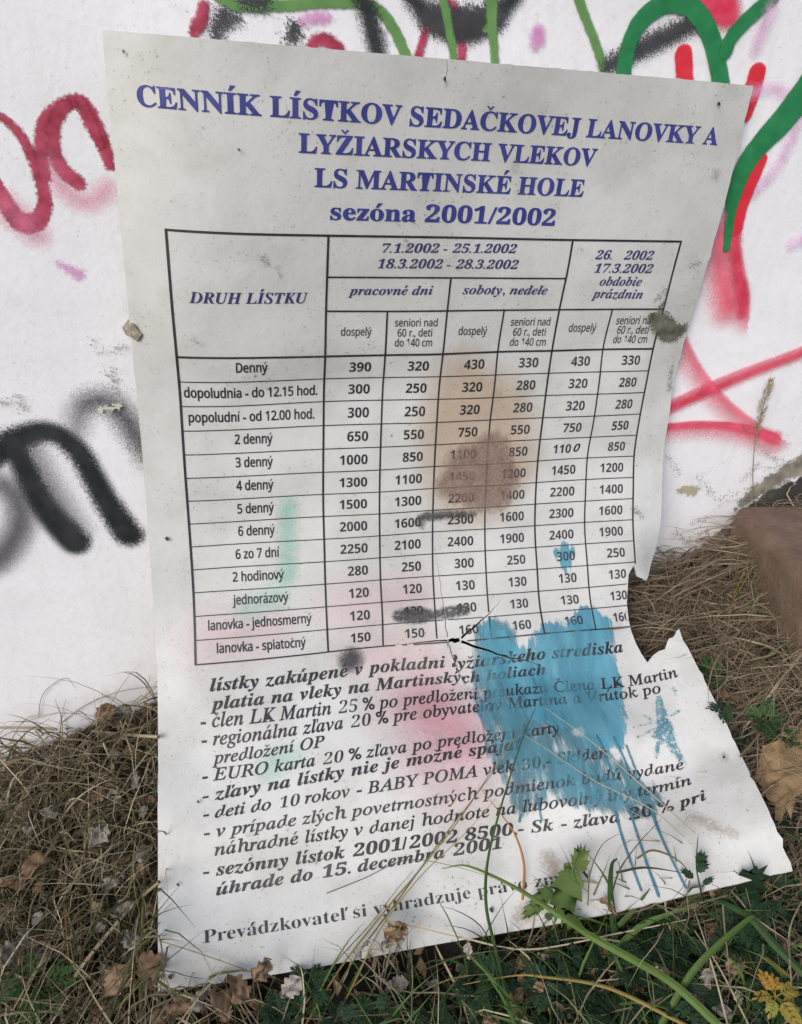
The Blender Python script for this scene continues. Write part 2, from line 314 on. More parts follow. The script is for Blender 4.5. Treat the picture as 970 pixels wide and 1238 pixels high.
INK_BLACK = mat_ink('black_printing_ink', (.016, .016, .02)); INK_GREY = mat_ink('grey_printing_ink', (.032, .031, .038))

# ------------------------------------------------------------------ price board
board = empty('price_board', S(.35, BH)[0].round(4))
tag(board, 'torn bent white ticket price board leaning against the graffiti wall', 'price board')
SHEET_MESH = {}
def build_sheet():
    pts = [tuple(p) for p in outline]; edges = [(i, (i+1) % len(outline)) for i in range(len(outline))]
    for sl_ in slits:
        n0 = len(pts); pts += [tuple(p) for p in sl_]; edges += [(n0+i, n0+(i+1) % len(sl_)) for i in range(len(sl_))]
    gx, gy = np.meshgrid(np.arange(.002, .70, .0052), np.arange(.002, BH, .0052)); G = np.stack([gx.ravel(), gy.ravel()], 1)
    G = G[in_poly(G, outline)]
    G = G + RNG.uniform(-.0008, .0008, G.shape)
    allb = np.array(pts)
    keep = np.ones(len(G), bool)
    for k in range(0, len(G), 500): keep[k:k+500] = (((G[k:k+500, None]-allb[None])**2).sum(-1).min(1) > .0022**2)
    pts += [tuple(p) for p in G[keep]]
    v, e, f, *_ = delaunay_2d_cdt([Vector(p) for p in pts], edges, [], 0, 1e-7)
    v = np.array([tuple(p) for p in v]); f = np.array([list(t) for t in f if len(t) == 3])
    cen = v[f].mean(1); ok = in_poly(cen, outline)
    for sl_ in slits: ok &= ~in_poly(cen, sl_)
    f = f[ok]
    used = np.unique(f); remap = -np.ones(len(v), int); remap[used] = np.arange(len(used)); v = v[used]; f = remap[f]
    SHEET_MESH['uv'] = v; SHEET_MESH['tri'] = f
    # pieces are cut apart at the slits, so lift() may jump there; sample each vertex a hair inside its own faces
    c_of = np.zeros((len(v), 2)); cnt = np.zeros(len(v))
    for k in range(3): np.add.at(c_of, f[:, k], v[f].mean(1)); np.add.at(cnt, f[:, k], 1)
    vin = v*.9+.1*c_of/cnt[:, None]
    n = SN(v[:, 0], v[:, 1]); top = S(v[:, 0], v[:, 1]) + n*lift(vin[:, 0], vin[:, 1])[:, None]
    a, b_, c_ = top[f[:, 0]], top[f[:, 1]], top[f[:, 2]]
    flip = (np.cross(b_-a, c_-a)*n[f[:, 0]]).sum(1) < 0; f[flip] = f[flip][:, ::-1]
    SHEET_MESH['tri'] = f.copy(); SHEET_MESH['top'] = top; SHEET_MESH['nrm'] = n
    ed = {}
    for t in f:
        for k in range(3): ed[(t[k], t[(k+1) % 3])] = 1
    be = [e for e in ed if (e[1], e[0]) not in ed]
    N = len(top); bot = top-n*.0026
    V = np.vstack([top, bot]); faces = [tuple(t) for t in f] + [tuple(t[::-1]+N) for t in f] + [(b, a, a+N, b+N) for a, b in be]
    o = build('sheet', V, faces, M_SHEET, board); o.data.materials.append(M_EDGE)
    sm = np.zeros(len(faces), bool); sm[:2*len(f)] = True; o.data.polygons.foreach_set('use_smooth', sm)
    mi = np.zeros(len(faces), np.int32); mi[2*len(f):] = 1; o.data.polygons.foreach_set('material_index', mi)
    # keep the front and rims from sharing normals
    o.data.set_sharp_from_angle(angle=math.radians(50))
build_sheet()
H_INK, H_STAIN = .0007, .0011
def inside_sheet(P):
    ok = in_poly(P, outline)
    for sl_ in slits: ok &= ~in_poly(P, sl_)
    return ok

# ---- lettering: glyph outlines laid along the sheet
BT = [('lístky zakúpené v pokladni lyžiarskeho strediska', 'bi', 254, 836, 754, 788.5), ('platia na vleky na Martinských holiach', 'bi', 254.5, 858.5, 661, 815.5),
      ('- člen LK Martin 25 % po predložení preukazu Člena LK Martin', 'i', 243, 880.5, 821, 818.6), ('- regionálna zľava 20 % pre obyvateľov Martina a Vrútok po', 'i', 244, 902.5, 801, 837.7),
      ('predložení OP', 'i', 256.5, 924, 393.5, 903), ('- EURO karta 20 % zľava po predložení karty', 'i', 245, 945.8, 678, 886), ('- zľavy na lístky nie je možné spájať', 'bi', 245, 969.5, 634, 905),
      ('- deti do 10 rokov - BABY POMA vlek 30,- Sk/deň', 'i', 246, 991.3, 736, 916), ('- v prípade zlých povetrnostných podmienok budú vydané', 'i', 247, 1013.8, 829, 929.5),
      ('náhradné lístky v danej hodnote na ľubovolný iný termín', 'i', 259.5, 1034.5, 837.5, 948.5), ('- sezónny lístok 2001/2002 8500,- Sk - zľava 20 % pri', 'bi', 246, 1061, 856, 967), ('úhrade do 15. decembra 2001', 'bi', 261.5, 1083, 607, 1025.7),
      ('Prevádzkovateľ si vyhradzuje právo zmeny', 'b', 246, 1140.5, 716, 1061)]
STY = {'id': (0x1D400, 0x1D41A, 0x1D7CE), 'b': (0x1D400, 0x1D41A, 0x1D7CE), 'bi': (0x1D468, 0x1D482, 0x1D7CE), 'i': (0x1D434, 0x1D44E, None), 'sb': (0x1D5D4, 0x1D5EE, 0x1D7EC), 's': (0x1D5A0, 0x1D5BA, 0x1D7E2)}
ACC = {'á': 'a', 'é': 'e', 'í': 'i', 'ó': 'o', 'ú': 'u', 'ý': 'y', 'Í': 'I', 'É': 'E', 'č': 'c', 'š': 's', 'ž': 'z', 'Č': 'C', 'Ž': 'Z', 'ľ': 'l', 'ť': 't', 'ň': 'n'}
tc = bpy.data.curves.new('lettering', 'FONT'); tc.size = 1.0; tc.resolution_u = 3; to = bpy.data.objects.new('lettering', tc)
sc.collection.objects.link(to)
def raw(txt, off):
    tc.body = txt; tc.offset = off
    dg = bpy.context.evaluated_depsgraph_get(); dg.update(); ev = to.evaluated_get(dg); me = ev.to_mesh()
    V = np.array([v.co[:2] for v in me.vertices]).reshape(-1, 2); f = [tuple(p.vertices) for p in me.polygons]; ev.to_mesh_clear(); return V, f
def code(ch, st):
    U, L, D = STY[st]
    if ch == 'h' and st == 'i': return 'ℎ'
    if 'A' <= ch <= 'Z': return chr(U+ord(ch)-65)
    if 'a' <= ch <= 'z': return chr(L+ord(ch)-97)
    if ch.isdigit(): return chr((D or 0x1D7CE)+ord(ch)-48)
    return ch
def islands(n, f):
    par_ = list(range(n))
    def fd(a):
        while par_[a] != a: par_[a] = par_[par_[a]]; a = par_[a]
        return a
    for p in f:
        for q in p[1:]: par_[fd(q)] = fd(p[0])
    return np.array([fd(i) for i in range(n)])
ALPH = sorted(set('CENNIKLISTKOVSEDACKOVEJLANOVKYALYZIARSKYCHVLEKOVLSMARTINSKEHOLEDRUHPBxHaebcdghijklmnoprstuvyz0123456789.,-/%wqfADGXM'))
_G = {}; _RAW = {}; _CAP = {}
def load_style(st, off):
    if (st, off) in _CAP: return
    Hh = code('H', st); gap = 4.0; tc.space_line = gap; AL = sorted(NEED[(st, off)] | {'x'})
    lines = [Hh, Hh+Hh]+[Hh+code(c, st)+Hh for c in AL]; V, f = raw('\n'.join(lines), off)
    isl = islands(len(V), f); byrow = {}
    comps_ = [np.where(isl == r)[0] for r in set(isl)]; x0_ = min(V[m_, 0].min() for m_ in comps_)
    bl = np.array(sorted((V[m_, 1].min() for m_ in comps_ if V[m_, 0].min() < x0_+.01 and np.ptp(V[m_, 1]) > .4), reverse=True))
    for m_ in comps_: byrow.setdefault(int(np.argmin(np.abs(V[m_, 1].mean()-.33-bl))), []).append(m_)
    k0 = sorted(byrow); base0 = V[np.concatenate(byrow[k0[0]]), 1].min(); H1 = np.concatenate(byrow[k0[0]]); wH = np.ptp(V[H1, 0]); xH = V[H1, 0].min()
    w2 = np.ptp(V[np.concatenate(byrow[k0[1]]), 0]); advH = w2-wH; _CAP[(st, off)] = np.ptp(V[H1, 1])
    fr = {}
    for p in f: fr.setdefault(isl[p[0]], []).append(p)
    pitch = None
    for i, c in enumerate(AL):
        comps = byrow.get(k0[0]+i+2, []);
        if len(comps) < 3: _RAW[(c, st, off)] = (np.zeros((0, 2)), [], .28); continue
        lo = min(comps, key=lambda m_: V[m_, 0].min()); hi = max(comps, key=lambda m_: V[m_, 0].max()); mid = [m_ for m_ in comps if m_ is not lo and m_ is not hi]
        idx = np.concatenate(mid); rm = {int(a): b for b, a in enumerate(idx)}; by = V[lo, 1].min()
        VV = V[idx]-[xH+advH-xH, by-0]; VV[:, 0] -= 0
        FF = [tuple(rm[int(q)] for q in p) for m_ in mid for p in fr.get(isl[m_[0]], [])]
        if st in ('bi', 'i', 'id') and c.isdigit(): VV = VV.copy(); VV[:, 0] += VV[:, 1]*.2
        _RAW[(c, st, off)] = (VV, FF, np.ptp(V[np.concatenate(comps), 0])-w2)
def glyph(ch, st, off):
    k = (ch, st, off)
    if k in _G: return _G[k]
    if st == 'i' and ch.isdigit(): return glyph(ch, 'id', -.012)
    load_style(st, off); ACC_ = ACC.get(ch, ch); V, f, adv = _RAW[(ACC_, st, off)]
    if ch != ACC_:
        base = ACC_; up = base.isupper(); it = st in ('bi', 'i'); cap = _CAP[(st, off)]; xh = np.ptp(_RAW[('x', st, off)][0][:, 1])
        if ch == 'í':                                   # drop the dot
            isl = islands(len(V), f); f = [p for p in f if V[isl == isl[p[0]], 1].min() < xh*.9]
        uv = np.unique([q for p in f for q in p]); cx = (V[uv, 0].min()+V[uv, 0].max())/2; y0 = (cap if up else xh)+.055; sh = .2 if it else 0
        wt = .085 if st in ('b', 'bi', 'sb') else .06; cx += sh*(y0)*.35
        if ch == 'ľ': A = [(V[uv, 0].max()+.02, cap*.72), (V[uv, 0].max()+.02+wt*.7, cap*.72), (V[uv, 0].max()+.06+wt*1.2, cap*1.02), (V[uv, 0].max()+.05, cap*1.02)]; fs = [(0, 1, 2, 3)]
        elif ch == 'ť': x1 = V[uv, 0].max(); A = [(x1-.02, cap*.8), (x1+.04, cap*.8), (x1+.09, cap*1.05), (x1+.02, cap*1.05)]; fs = [(0, 1, 2, 3)]
        elif ch in 'čšžČŽň':
            A = [(cx-.15, y0+.14), (cx-.15+wt, y0+.14), (cx, y0+.06), (cx+.15-wt, y0+.14), (cx+.15, y0+.14), (cx, y0-.02)]; fs = [(0, 5, 2, 1), (5, 4, 3, 2)]
        else: A = [(cx-.06, y0), (cx-.06+wt*1.0, y0), (cx+.18, y0+.18), (cx+.18-wt*1.9, y0+.18)]; fs = [(0, 1, 2, 3)]
        n = len(V); V = np.vstack([V, A]); f = list(f)+[tuple(n+q for q in p) for p in fs]
    _G[k] = (V, f, adv); return _G[k]
def need():
    N = {}
    def add(st, off, txts):
        N.setdefault((st, off), set()).update(ACC.get(c, c) for t in txts for c in t if c != ' ')
    add('b', .012, 'CENNÍK LÍSTKOV SEDAČKOVEJ LANOVKY A LYŽIARSKYCH VLEKOV LS MARTINSKÉ HOLE sezóna 2001/2002'); add('bi', .004, 'DRUH LÍSTKU 0123456789.- obdobie prázdnin pracovné dni soboty, nedele')
    add('s', .012, 'dospelý seniori nad 60 r., deti do 140 cm'); add('s', .021, 'Denný dopoludnia - do 12.15 hod. popoludní - od 12.00 hod. 2 3 4 5 6 denný zo 7 dní 2 hodinový jednorázový lanovka jednosmerný spiatočný')
    add('sb', 0.0, '0123456789'); add('id', -.012, '0123456789')
    for tx, st, *_ in BT: add(st, {'bi': .010, 'i': .016, 'b': -.008}[st], tx)
    for k in N: N[k].add('H')
    return N
NEED = need()
def layout(txt, st, off=0.0, track=0.0):
    x = 0; VV = []; FF = []; n = 0
    for ch in txt:
        if ch == ' ': x += .28+track; continue
        V, f, a = glyph(ch, st, off)
        if len(V): VV.append(V+[x, 0]); FF += [tuple(q+n for q in p) for p in f]; n += len(V)
        x += a+track
    return np.vstack(VV), FF
def shiftt(s, t):                                      # the broken piece right of the seam has slipped down a little
    e = np.interp(t, seam[:, 1], seam[:, 0]); d = np.hypot(s-seam[0][0], t-seam[0][1])
    f = np.clip(1-d/.12, 0, 1)
    return np.where((t > tear[-1][1]+.004) & (s > e), .0045*f, np.where(t > tear[-1][1]+.004, -.0012*f, 0))
def put(name, V, F, ink, s0, t0, s1, t1, cap, capu, mirror=False, h=H_INK):
    """V in em units from x=0; spans s0..s1 on the sheet, cap height `cap` metres"""
    x0, x1 = V[:, 0].min(), V[:, 0].max()
    k = (V[:, 0]-x0)/(x1-x0); s = s0+(s1-s0)*k; t = t0+(t1-t0)*k-V[:, 1]*cap/capu
    t = t + shiftt(s, t0+(t1-t0)*k)
    st_ = np.stack([s, t], 1); ok = in_poly(st_, outline); F = [p for p in F if all(ok[q] for q in p)]
    if F:
        cen = np.array([st_[list(p)].mean(0) for p in F]); bad = np.zeros(len(F), bool)
        for sl_ in slits: bad |= in_poly(cen, sl_)
        F = [p for p, b in zip(F, bad) if not b]
    if not F: return
    P = B(s, t, h); o = build(name, P, F, ink, board)
    # make all faces look outwards
    a = P[[p[0] for p in F]]; b_ = P[[p[1] for p in F]]; c_ = P[[p[2] for p in F]]
    if ((np.cross(b_-a, c_-a) @ np.array([0, -1, .3])) < 0).mean() > .5: o.data.flip_normals()
    return o
def line(name, txt, st, ink, p0, p1, cappx, off=0.0, track=0.0, tfix=None):
    """text whose baseline runs between two points of the picture"""
    a = on_board(*p0); b = on_board(*p1); mx, my = (p0[0]+p1[0])/2, (p0[1]+p1[1])/2
    cap = abs(on_board(mx, my)[1]-on_board(mx, my-cappx)[1])
    V, Fc = layout(txt, st, off, track); capu = np.ptp(glyph('H', st, off)[0][:, 1])
    t0, t1 = (a[1], b[1]) if tfix is None else (tfix, tfix)
    return put(name, V, Fc, ink, a[0], t0, b[0], t1, cap, capu)
HB = [('CENNÍK LÍSTKOV SEDAČKOVEJ LANOVKY A', (167, 128), (866.5, 175.5), 24), ('LYŽIARSKYCH VLEKOV', (361, 184.5), (719, 201), 22.5),
      ('LS MARTINSKÉ HOLE', (380, 226), (704.5, 238), 22), ('sezóna 2001/2002', (399, 265.5), (670, 273), 20.5)]
for tx, a, b, c in HB: line('heading_line', tx, 'b', INK_BLUE, a, b, c, off=.012)
HD = [('DRUH LÍSTKU', (229, 366), (372, 366.3), 13.2), ('7.1.2002 - 25.1.2002', (462, 305.3), (624, 305.8), 10.6), ('18.3.2002 - 28.3.2002', (456.5, 324), (626, 325), 10.6),
      ('26.   2002', (719, 313.2), (789, 314), 10.4), ('17.3.2002', (718, 329.4), (788, 330), 10.4), ('obdobie', (724, 345), (774.7, 345.5), 10.8), ('prázdnin', (715, 360), (776, 361), 10.8),
      ('pracovné dni', (421, 356.5), (523, 356), 10.8), ('soboty, nedele', (559, 355.4), (661, 355.8), 10.8)]
for tx, a, b, c in HD: line('column_heading', tx, 'bi', INK_NAVY, a, b, c, off=.004)
for cx0, cx1, y in ((412, 449, 405.8), (553.8, 588, 404.8), (686.7, 719.7, 401)): line('column_heading', 'dospelý', 's', INK_GREY, (cx0, y), (cx1, y-.3), 9.8, off=.012)
for L3 in ((('seniori nad', 477.3, 528.6, 394.6), ('60 r., deti', 480.4, 522, 406.8), ('do 140 cm', 477, 522, 418.8)), (('seniori nad', 617, 664.4, 393.6), ('60 r., deti', 619.5, 659, 405.8), ('do 140 cm', 615.8, 659, 418)),
           (('seniori nad', 744, 791, 391.8), ('60 r., deti', 745, 783, 403.3), ('do 140 cm', 740.5, 781.4, 414.8))):
    for tx, x0, x1, y in L3: line('column_heading', tx, 's', INK_GREY, (x0, y), (x1, y-.3), 9.4, off=.012)
# ruled table
CS = [.0485, .2145, .2870, .3588, .4316, .5048, .5784, .6510]; T0_, T1_, T2_, T3_ = .1687, .2131, .2516, .3040; RK = .0298; RB = T3_+13*RK
rules = [(0, T0_, 7, T0_, 2.6), (1, T1_, 5, T1_, 2.0), (1, T2_, 7, T2_, 2.2), (0, T3_, 7, T3_, 2.7), (0, T0_, 0, RB, 3.0), (1, T0_, 1, RB, 2.6), (7, T0_, 7, RB, 2.7), (2, T2_, 2, RB, 2.3), (3, T1_, 3, RB, 2.3), (4, T2_, 4, RB, 2.2), (5, T0_, 5, RB, 2.6), (6, T2_, 6, RB, 2.2)]
rules += [(0, T3_+k*RK, 7, T3_+k*RK, 1.35 if k < 13 else 2.0) for k in range(1, 14)]
jl = 0
for i0, t0, i1, t1, w in rules:
    w = w/1000*.92; jl += 1
    s0, s1 = CS[i0], CS[i1]; horiz = t0 == t1; n = int(max(abs(s1-s0), abs(t1-t0))/.003)+1; f = np.linspace(0, 1, n+1)
    s = s0+(s1-s0)*f; t = t0+(t1-t0)*f; hh = H_INK+jl*.000004
    if horiz: s = s+np.where(f == 0, -w/2, 0)+np.where(f == 1, w/2, 0); A = np.stack([s, t-w/2], 1); C_ = np.stack([s, t+w/2], 1)
    else: A = np.stack([s-w/2, t], 1); C_ = np.stack([s+w/2, t], 1)
    ok = inside_sheet(A) & inside_sheet(C_); idx = [k for k in range(n) if ok[k] and ok[k+1]]
    if not idx: continue
    Q = np.vstack([A, C_]); P = B(Q[:, 0], Q[:, 1], hh); N_ = n+1
    build('ruled_line', P, [(k, k+1, k+1+N_, k+N_) if horiz else (k, k+N_, k+1+N_, k+1) for k in idx], INK_BLACK, board)
LAB = [('Denný', 285.5, 450.5, 323.7, 449.5), ('dopoludnia - do 12.15 hod.', 222.8, 480.5, 383.5, 477.2), ('popoludní - od 12.00 hod.', 228.4, 510.5, 380, 506), ('2 denný', 284, 537, 329.7, 535.5), ('3 denný', 285, 565, 330, 563.5),
       ('4 denný', 286, 593, 330.7, 591.3), ('5 denný', 287.3, 621, 331.4, 619), ('6 denný', 288.3, 648, 332.5, 646), ('6 zo 7 dní', 285.2, 676, 338.4, 673), ('2 hodinový', 281.6, 703.5, 343.5, 700), ('jednorázový', 281.5, 731.5, 349, 727.3), ('lanovka - jednosmerný', 252, 762.5, 377, 752.8), ('lanovka - spiatočný', 262.4, 790, 370, 781.8)]
for tx, x0, y0, x1, y1 in LAB: line('row_heading', tx, 's', INK_BLACK, (x0, y0), (x1, y1), 11.9, off=.021)
PR = '''390 320 430 330 430 330|300 250 320 280 320 280|300 250 320 280 320 280|650 550 750 550 750 550|1000 850 1100 850 110 850|1300 1100 1450 1200 1450 1200|1500 1300 2200 1400 2200 1400|2000 1600 2300 1600 2300 1600
2250 2100 2400 1900 2400 1900|280 250 300 250 300 250|120 120 130 130 130 130|120 120 130 130 130 130|150 150 160 160 160 160'''.replace('\n', '|').split('|')
SZ = .0183
for r_, row in enumerate(PR):
    for c_, tx in enumerate(row.split()):
        V, Fc = layout(tx, 'sb', 0.0); V = V.copy(); capu = np.ptp(glyph('H', 'sb', 0.0)[0][:, 1]); w = np.ptp(V[:, 0])*SZ*.88
        se = CS[c_+1]+.775*(CS[c_+2]-CS[c_+1]) - (.004 if tx == '110' else 0); tb = T3_+(r_+1)*RK-.0087
        if tx == '110': se -= .006
        put('price', V, Fc, INK_GREY if c_ > 2 else INK_BLACK, se-w, tb, se, tb, .0124, capu)
        if tx == '110':
            V, Fc = layout('0', 'sb', 0.0); V = V.copy(); V[:, 0] += V[:, 1]*.25; put('price', V, Fc, INK_BLACK, se+.004, tb-.001, se+.0135, tb-.001, .0115, capu)
for tx, st, x0, y0, x1, y1 in BT:
    line('printed_line', tx, st, INK_BLACK, (x0, y0), (x1, y1), 14.6 if st != 'b' else 14.5, off={'bi': .010, 'i': .016, 'b': -.008}[st], track={'bi': .012, 'i': .02, 'b': 0.0}[st])
bpy.data.objects.remove(to)

# ------------------------------------------------------------------ shapes of paint and stain, grown from strokes
def sdf(P, strokes, sharp=0):
    """strokes: lists of (x, y, r) knots; returns metres inside the union"""
    d = np.full(len(P), -9.0)
    for st in strokes:
        if len(st) == 1: st = [st[0], st[0]]
        for (x0, y0, r0), (x1, y1, r1) in zip(st[:-1], st[1:]):
            a = np.array([x0, y0]); b = np.array([x1, y1])-a; L2 = max(b@b, 1e-12)
            k = np.clip(((P-a)@b)/L2, 0, 1); e = (r0+(r1-r0)*k)-np.linalg.norm(P-a-k[:, None]*b, axis=1)
            if sharp:                                   # masked side: falls off fast on the left (+1) or right (-1) of the stroke
                cr_ = b[0]*(P[:, 1]-a[1])-b[1]*(P[:, 0]-a[0]); rr = r0+(r1-r0)*k; e = np.where(cr_*sharp > 0, rr-(rr-e)*7, e)
            d = np.maximum(d, e)
    return d
def smooth_stroke(st, n=5):
    if len(st) < 3: return st
    A = np.array([st[0]]+list(st)+[st[-1]], float); out = []
    for i in range(1, len(A)-2):
        for u in np.linspace(0, 1, n, endpoint=False):
            w = cr(np.array(u)); out.append(tuple(w @ A[i-1:i+3]))
    return out+[tuple(A[-2])]
def blot(name, strokes, mat, where, cell=.003, margin=.004, h=0.0, parent=None, sharp=0):
    """strokes in picture points with radius in picture pixels"""
    ss = []
    for st in strokes:
        st = smooth_stroke(st); q = []
        for x, y, r_ in st:
            if where == 'board':
                a = on_board(x, y); b_ = on_board(x+2, y); sc_ = np.hypot(*(b_-a))/2
            else:
                p = at_wall(x, y); p2 = at_wall(x+2, y); a = np.array([p[0], p[2]]); sc_ = np.linalg.norm(p2-p)/2
            q.append((a[0], a[1], r_*sc_))
        ss.append(q)
    if where == 'board' and cell >= .003:
        P = SHEET_MESH['uv']; Q = SHEET_MESH['tri']; d = sdf(P, ss); Q = Q[d[Q].max(1) > -margin]; used = np.unique(Q); rm = -np.ones(len(P), int); rm[used] = np.arange(len(used))
        if not len(Q): return None
        return build(name, SHEET_MESH['top'][used]+SHEET_MESH['nrm'][used]*h, rm[Q], mat, parent or board, True, {'sd': d[used]})
    K = np.array([k for s_ in ss for k in s_]); kr = np.maximum(K[:, 2:], 0); lo = (K[:, :2]-kr).min(0)-margin; hi = (K[:, :2]+kr).max(0)+margin
    gx = np.arange(lo[0], hi[0]+cell, cell); gy = np.arange(lo[1], hi[1]+cell, cell); X, Y = np.meshgrid(gx, gy); P = np.stack([X.ravel(), Y.ravel()], 1)
    d = sdf(P, ss, sharp); nx = len(gx); ny = len(gy)
    ii, jj = np.meshgrid(np.arange(nx-1), np.arange(ny-1)); a = (jj*nx+ii).ravel(); Q = np.stack([a, a+1, a+1+nx, a+nx], 1)
    ok = d[Q].max(1) > -margin
    if where == 'board': ok &= inside_sheet(P)[Q].all(1)
    Q = Q[ok]; used = np.unique(Q); rm = -np.ones(len(P), int); rm[used] = np.arange(len(used)); P = P[used]; d = d[used]; Q = rm[Q]
    if where == 'board': V = B(P[:, 0], P[:, 1], h)
    else: V = np.stack([P[:, 0], wall_y(P[:, 0], P[:, 1])-h, P[:, 1]], 1)
    if where == 'board': Q = Q[:, ::-1].copy()
    return build(name, V, Q, mat, parent or (board if where == 'board' else wall), True, {'sd': d})
SM = lambda *a, **k: mat_paint(*a, **k)
hs = [H_STAIN]
us = [.00006]
def stain(name, strokes, mat, **k): hs[0] += .00006; return blot(name, strokes, mat, 'board', h=hs[0], **k)
def under(name, strokes, mat, **k): us[0] += .00005; return blot(name, strokes, mat, 'board', h=us[0], **k)   # the print shows through thin paint
under('spray_haze', [[(510, 800, 34), (500, 850, 48), (545, 870, 40), (560, 940, 40), (505, 925, 25)], [(440, 790, 22), (500, 805, 40)], [(250, 770, 26), (330, 762, 20)], [(420, 735, 26), (500, 720, 20)]],
      SM('pale_pink_spray', (.55, .20, .26), nscale=500, amp=.030, soft=.030, op=.19), margin=.05, cell=.006)
under('spray_haze', [[(520, 850, 26), (530, 875, 30), (555, 890, 24), (515, 905, 12)]], SM('pink_spray', (.52, .12, .19), nscale=500, amp=.024, soft=.026, op=.26), margin=.045, cell=.006)
under('scorch_mark', [[(548, 470, 26), (555, 520, 46), (575, 572, 56)], [(560, 450, 22), (600, 500, 34), (610, 560, 36)], [(540, 560, 24), (545, 480, 18)]], SM('tan_scorch', (.56, .33, .13), (.44, .25, .10), nscale=50, amp=.008, soft=.022, op=.34, detail=6), margin=.035)
stain('scorch_mark', [[(560, 560, 20), (582, 572, 36), (590, 580, 36)], [(545, 585, 16), (600, 596, 20), (595, 545, 20)]], SM('brown_scorch', (.20, .12, .095), (.30, .21, .18), nscale=70, amp=.010, soft=.007, op=.62, vor=True, detail=6), margin=.014)
under('spray_smear', [[(349, 612, 9), (347, 640, 10), (349, 665, 9), (348, 696, 10)]], SM('mint_spray', (.18, .46, .38), nscale=300, amp=.006, soft=.008, op=.42, n2=(60, .2, .5)), margin=.01)
FM = SM('faint_mint_spray', (.16, .50, .38), nscale=300, amp=.008, soft=.014, op=.28)
under('spray_haze', [[(352, 915, 10), (330, 925, 14)]], FM, margin=.02); under('spray_haze', [[(300, 735, 10), (335, 720, 12)]], FM, margin=.02)
DK = SM('black_smudge', (.03, .032, .036), (.09, .09, .09), nscale=160, amp=.0035, soft=.003, op=.86, n2=(260, .30, .48))
stain('black_smudge', [[(482, 744, 7), (502, 744, 9), (518, 744, 7)]], DK); stain('black_smudge', [[(530, 742, 5), (545, 740, 7), (562, 737, 6)]], DK)
stain('black_smudge', [[(422, 799, 11), (425, 797, 12)]], SM('soft_black_spray', (.03, .03, .034), nscale=500, amp=.006, soft=.007, op=.85), margin=.01)
stain('black_smudge', [[(505, 631, 3), (512, 625, 5), (545, 622, 4), (572, 621, 3)], [(511, 625, 2), (510, 638, 1.5)]], DK)
BL = SM('brushed_blue_paint', (.055, .235, .34), (.11, .36, .48), nscale=150, amp=.009, soft=.002, op=.80, stretch=(1, .25, .14), n2=(95, .28, .42), rough=.5)
BL2 = SM('thin_blue_paint', (.03, .13, .18), (.08, .26, .34), nscale=150, amp=.012, soft=.004, op=.74, stretch=(1, .25, .14), n2=(85, .32, .50), rough=.5)
under('blue_paint', [[(600, 770, 22), (596, 830, 24), (622, 905, 30), (640, 950, 26)], [(640, 830, 30), (668, 905, 34), (690, 945, 26)], [(700, 915, 28), (740, 940, 22), (785, 965, 14)], [(690, 955, 16), (780, 978, 12)], [(625, 950, 14), (630, 980, 6)]], BL2)
BLTOP = [[(606, 770, 16), (600, 830, 20), (625, 905, 24)], [(690, 775, 26), (690, 850, 36), (720, 890, 18)], [(650, 920, 22), (720, 950, 20), (770, 968, 12)]]
under('blue_paint', [[(590, 753, 6), (600, 775, 17), (606, 800, 20)], [(668, 762, 8), (672, 800, 40), (680, 850, 38)], [(712, 757, 22), (712, 800, 34), (722, 860, 32), (742, 892, 14)], [(722, 890, 16), (752, 902, 5)], [(620, 800, 20), (625, 815, 20), (650, 850, 28)], [(734, 750, 5), (735, 790, 10)]], BL)
under('blue_paint', [[(683, 660, 5), (684, 678, 8)], [(676, 668, 5), (690, 668, 6)], [(683, 688, 2), (686, 694, 1.5)]], BL)
stain('blue_paint', BLTOP, SM('blue_paint_veil', (.08, .28, .38), (.13, .36, .46), nscale=150, amp=.012, soft=.003, op=.48, stretch=(1, .25, .14), n2=(80, .38, .58), rough=.45))
DR = SM('blue_paint_drip', (.03, .13, .20), (.05, .2, .3), nscale=200, amp=.0006, soft=.0006, op=.85)
for d_ in ([(745, 984, 1.8), (752, 1010, 1.6), (764, 1045, 1.6), (776, 1077, 1.5)], [(763, 984, 1.6), (772, 1012, 1.6), (784, 1048, 1.7), (797, 1084, 2)], [(788, 980, 2.2), (800, 1012, 1.7), (816, 1046, 1.6), (830, 1074, 1.6)],
           [(722, 890, 1.4), (740, 935, 1.3)], [(742, 892, 1.4), (760, 930, 1.3)], [(757, 902, 1.3), (770, 935, 1.2)], [(629, 985, 1.4), (628, 992, 1.8)], [(648, 960, 1.2), (655, 992, 1.2)]): stain('paint_drip', [d_], DR, cell=.0015, margin=.002)
SCR = SM('scratched_blue_paint', (.04, .20, .28), (.10, .32, .40), nscale=260, amp=.003, soft=.0012, op=.8, n2=(240, .40, .52))
stain('scratched_paint', [[(797, 845, 4), (802, 875, 7), (815, 905, 5), (828, 925, 2)], [(790, 890, 3), (808, 880, 6)], [(800, 870, 5), (793, 915, 2)], [(808, 895, 4), (812, 912, 2)]], SCR)
stain('scratched_paint', [[(772, 878, .9), (800, 872, .8), (822, 860, .7)], [(778, 866, .7), (800, 880, .8), (818, 890, .6)], [(770, 892, .7), (808, 874, .7)], [(815, 833, 2.0), (817, 843, .8)]], SCR, cell=.0015)
LI = SM('dark_lichen_crust', (.06, .06, .042), (.20, .20, .15), nscale=480, amp=.013, soft=.0008, op=.92, rough=.95, detail=6)
stain('lichen', [[(788, 382, 5), (800, 392, 11), (812, 402, 9), (826, 396, 4)], [(806, 358, -1), (798, 372, 3)]], LI)
LI2 = SM('faint_lichen_specks', (.12, .115, .09), (.25, .24, .19), nscale=420, amp=.013, soft=.002, op=.5, detail=6)
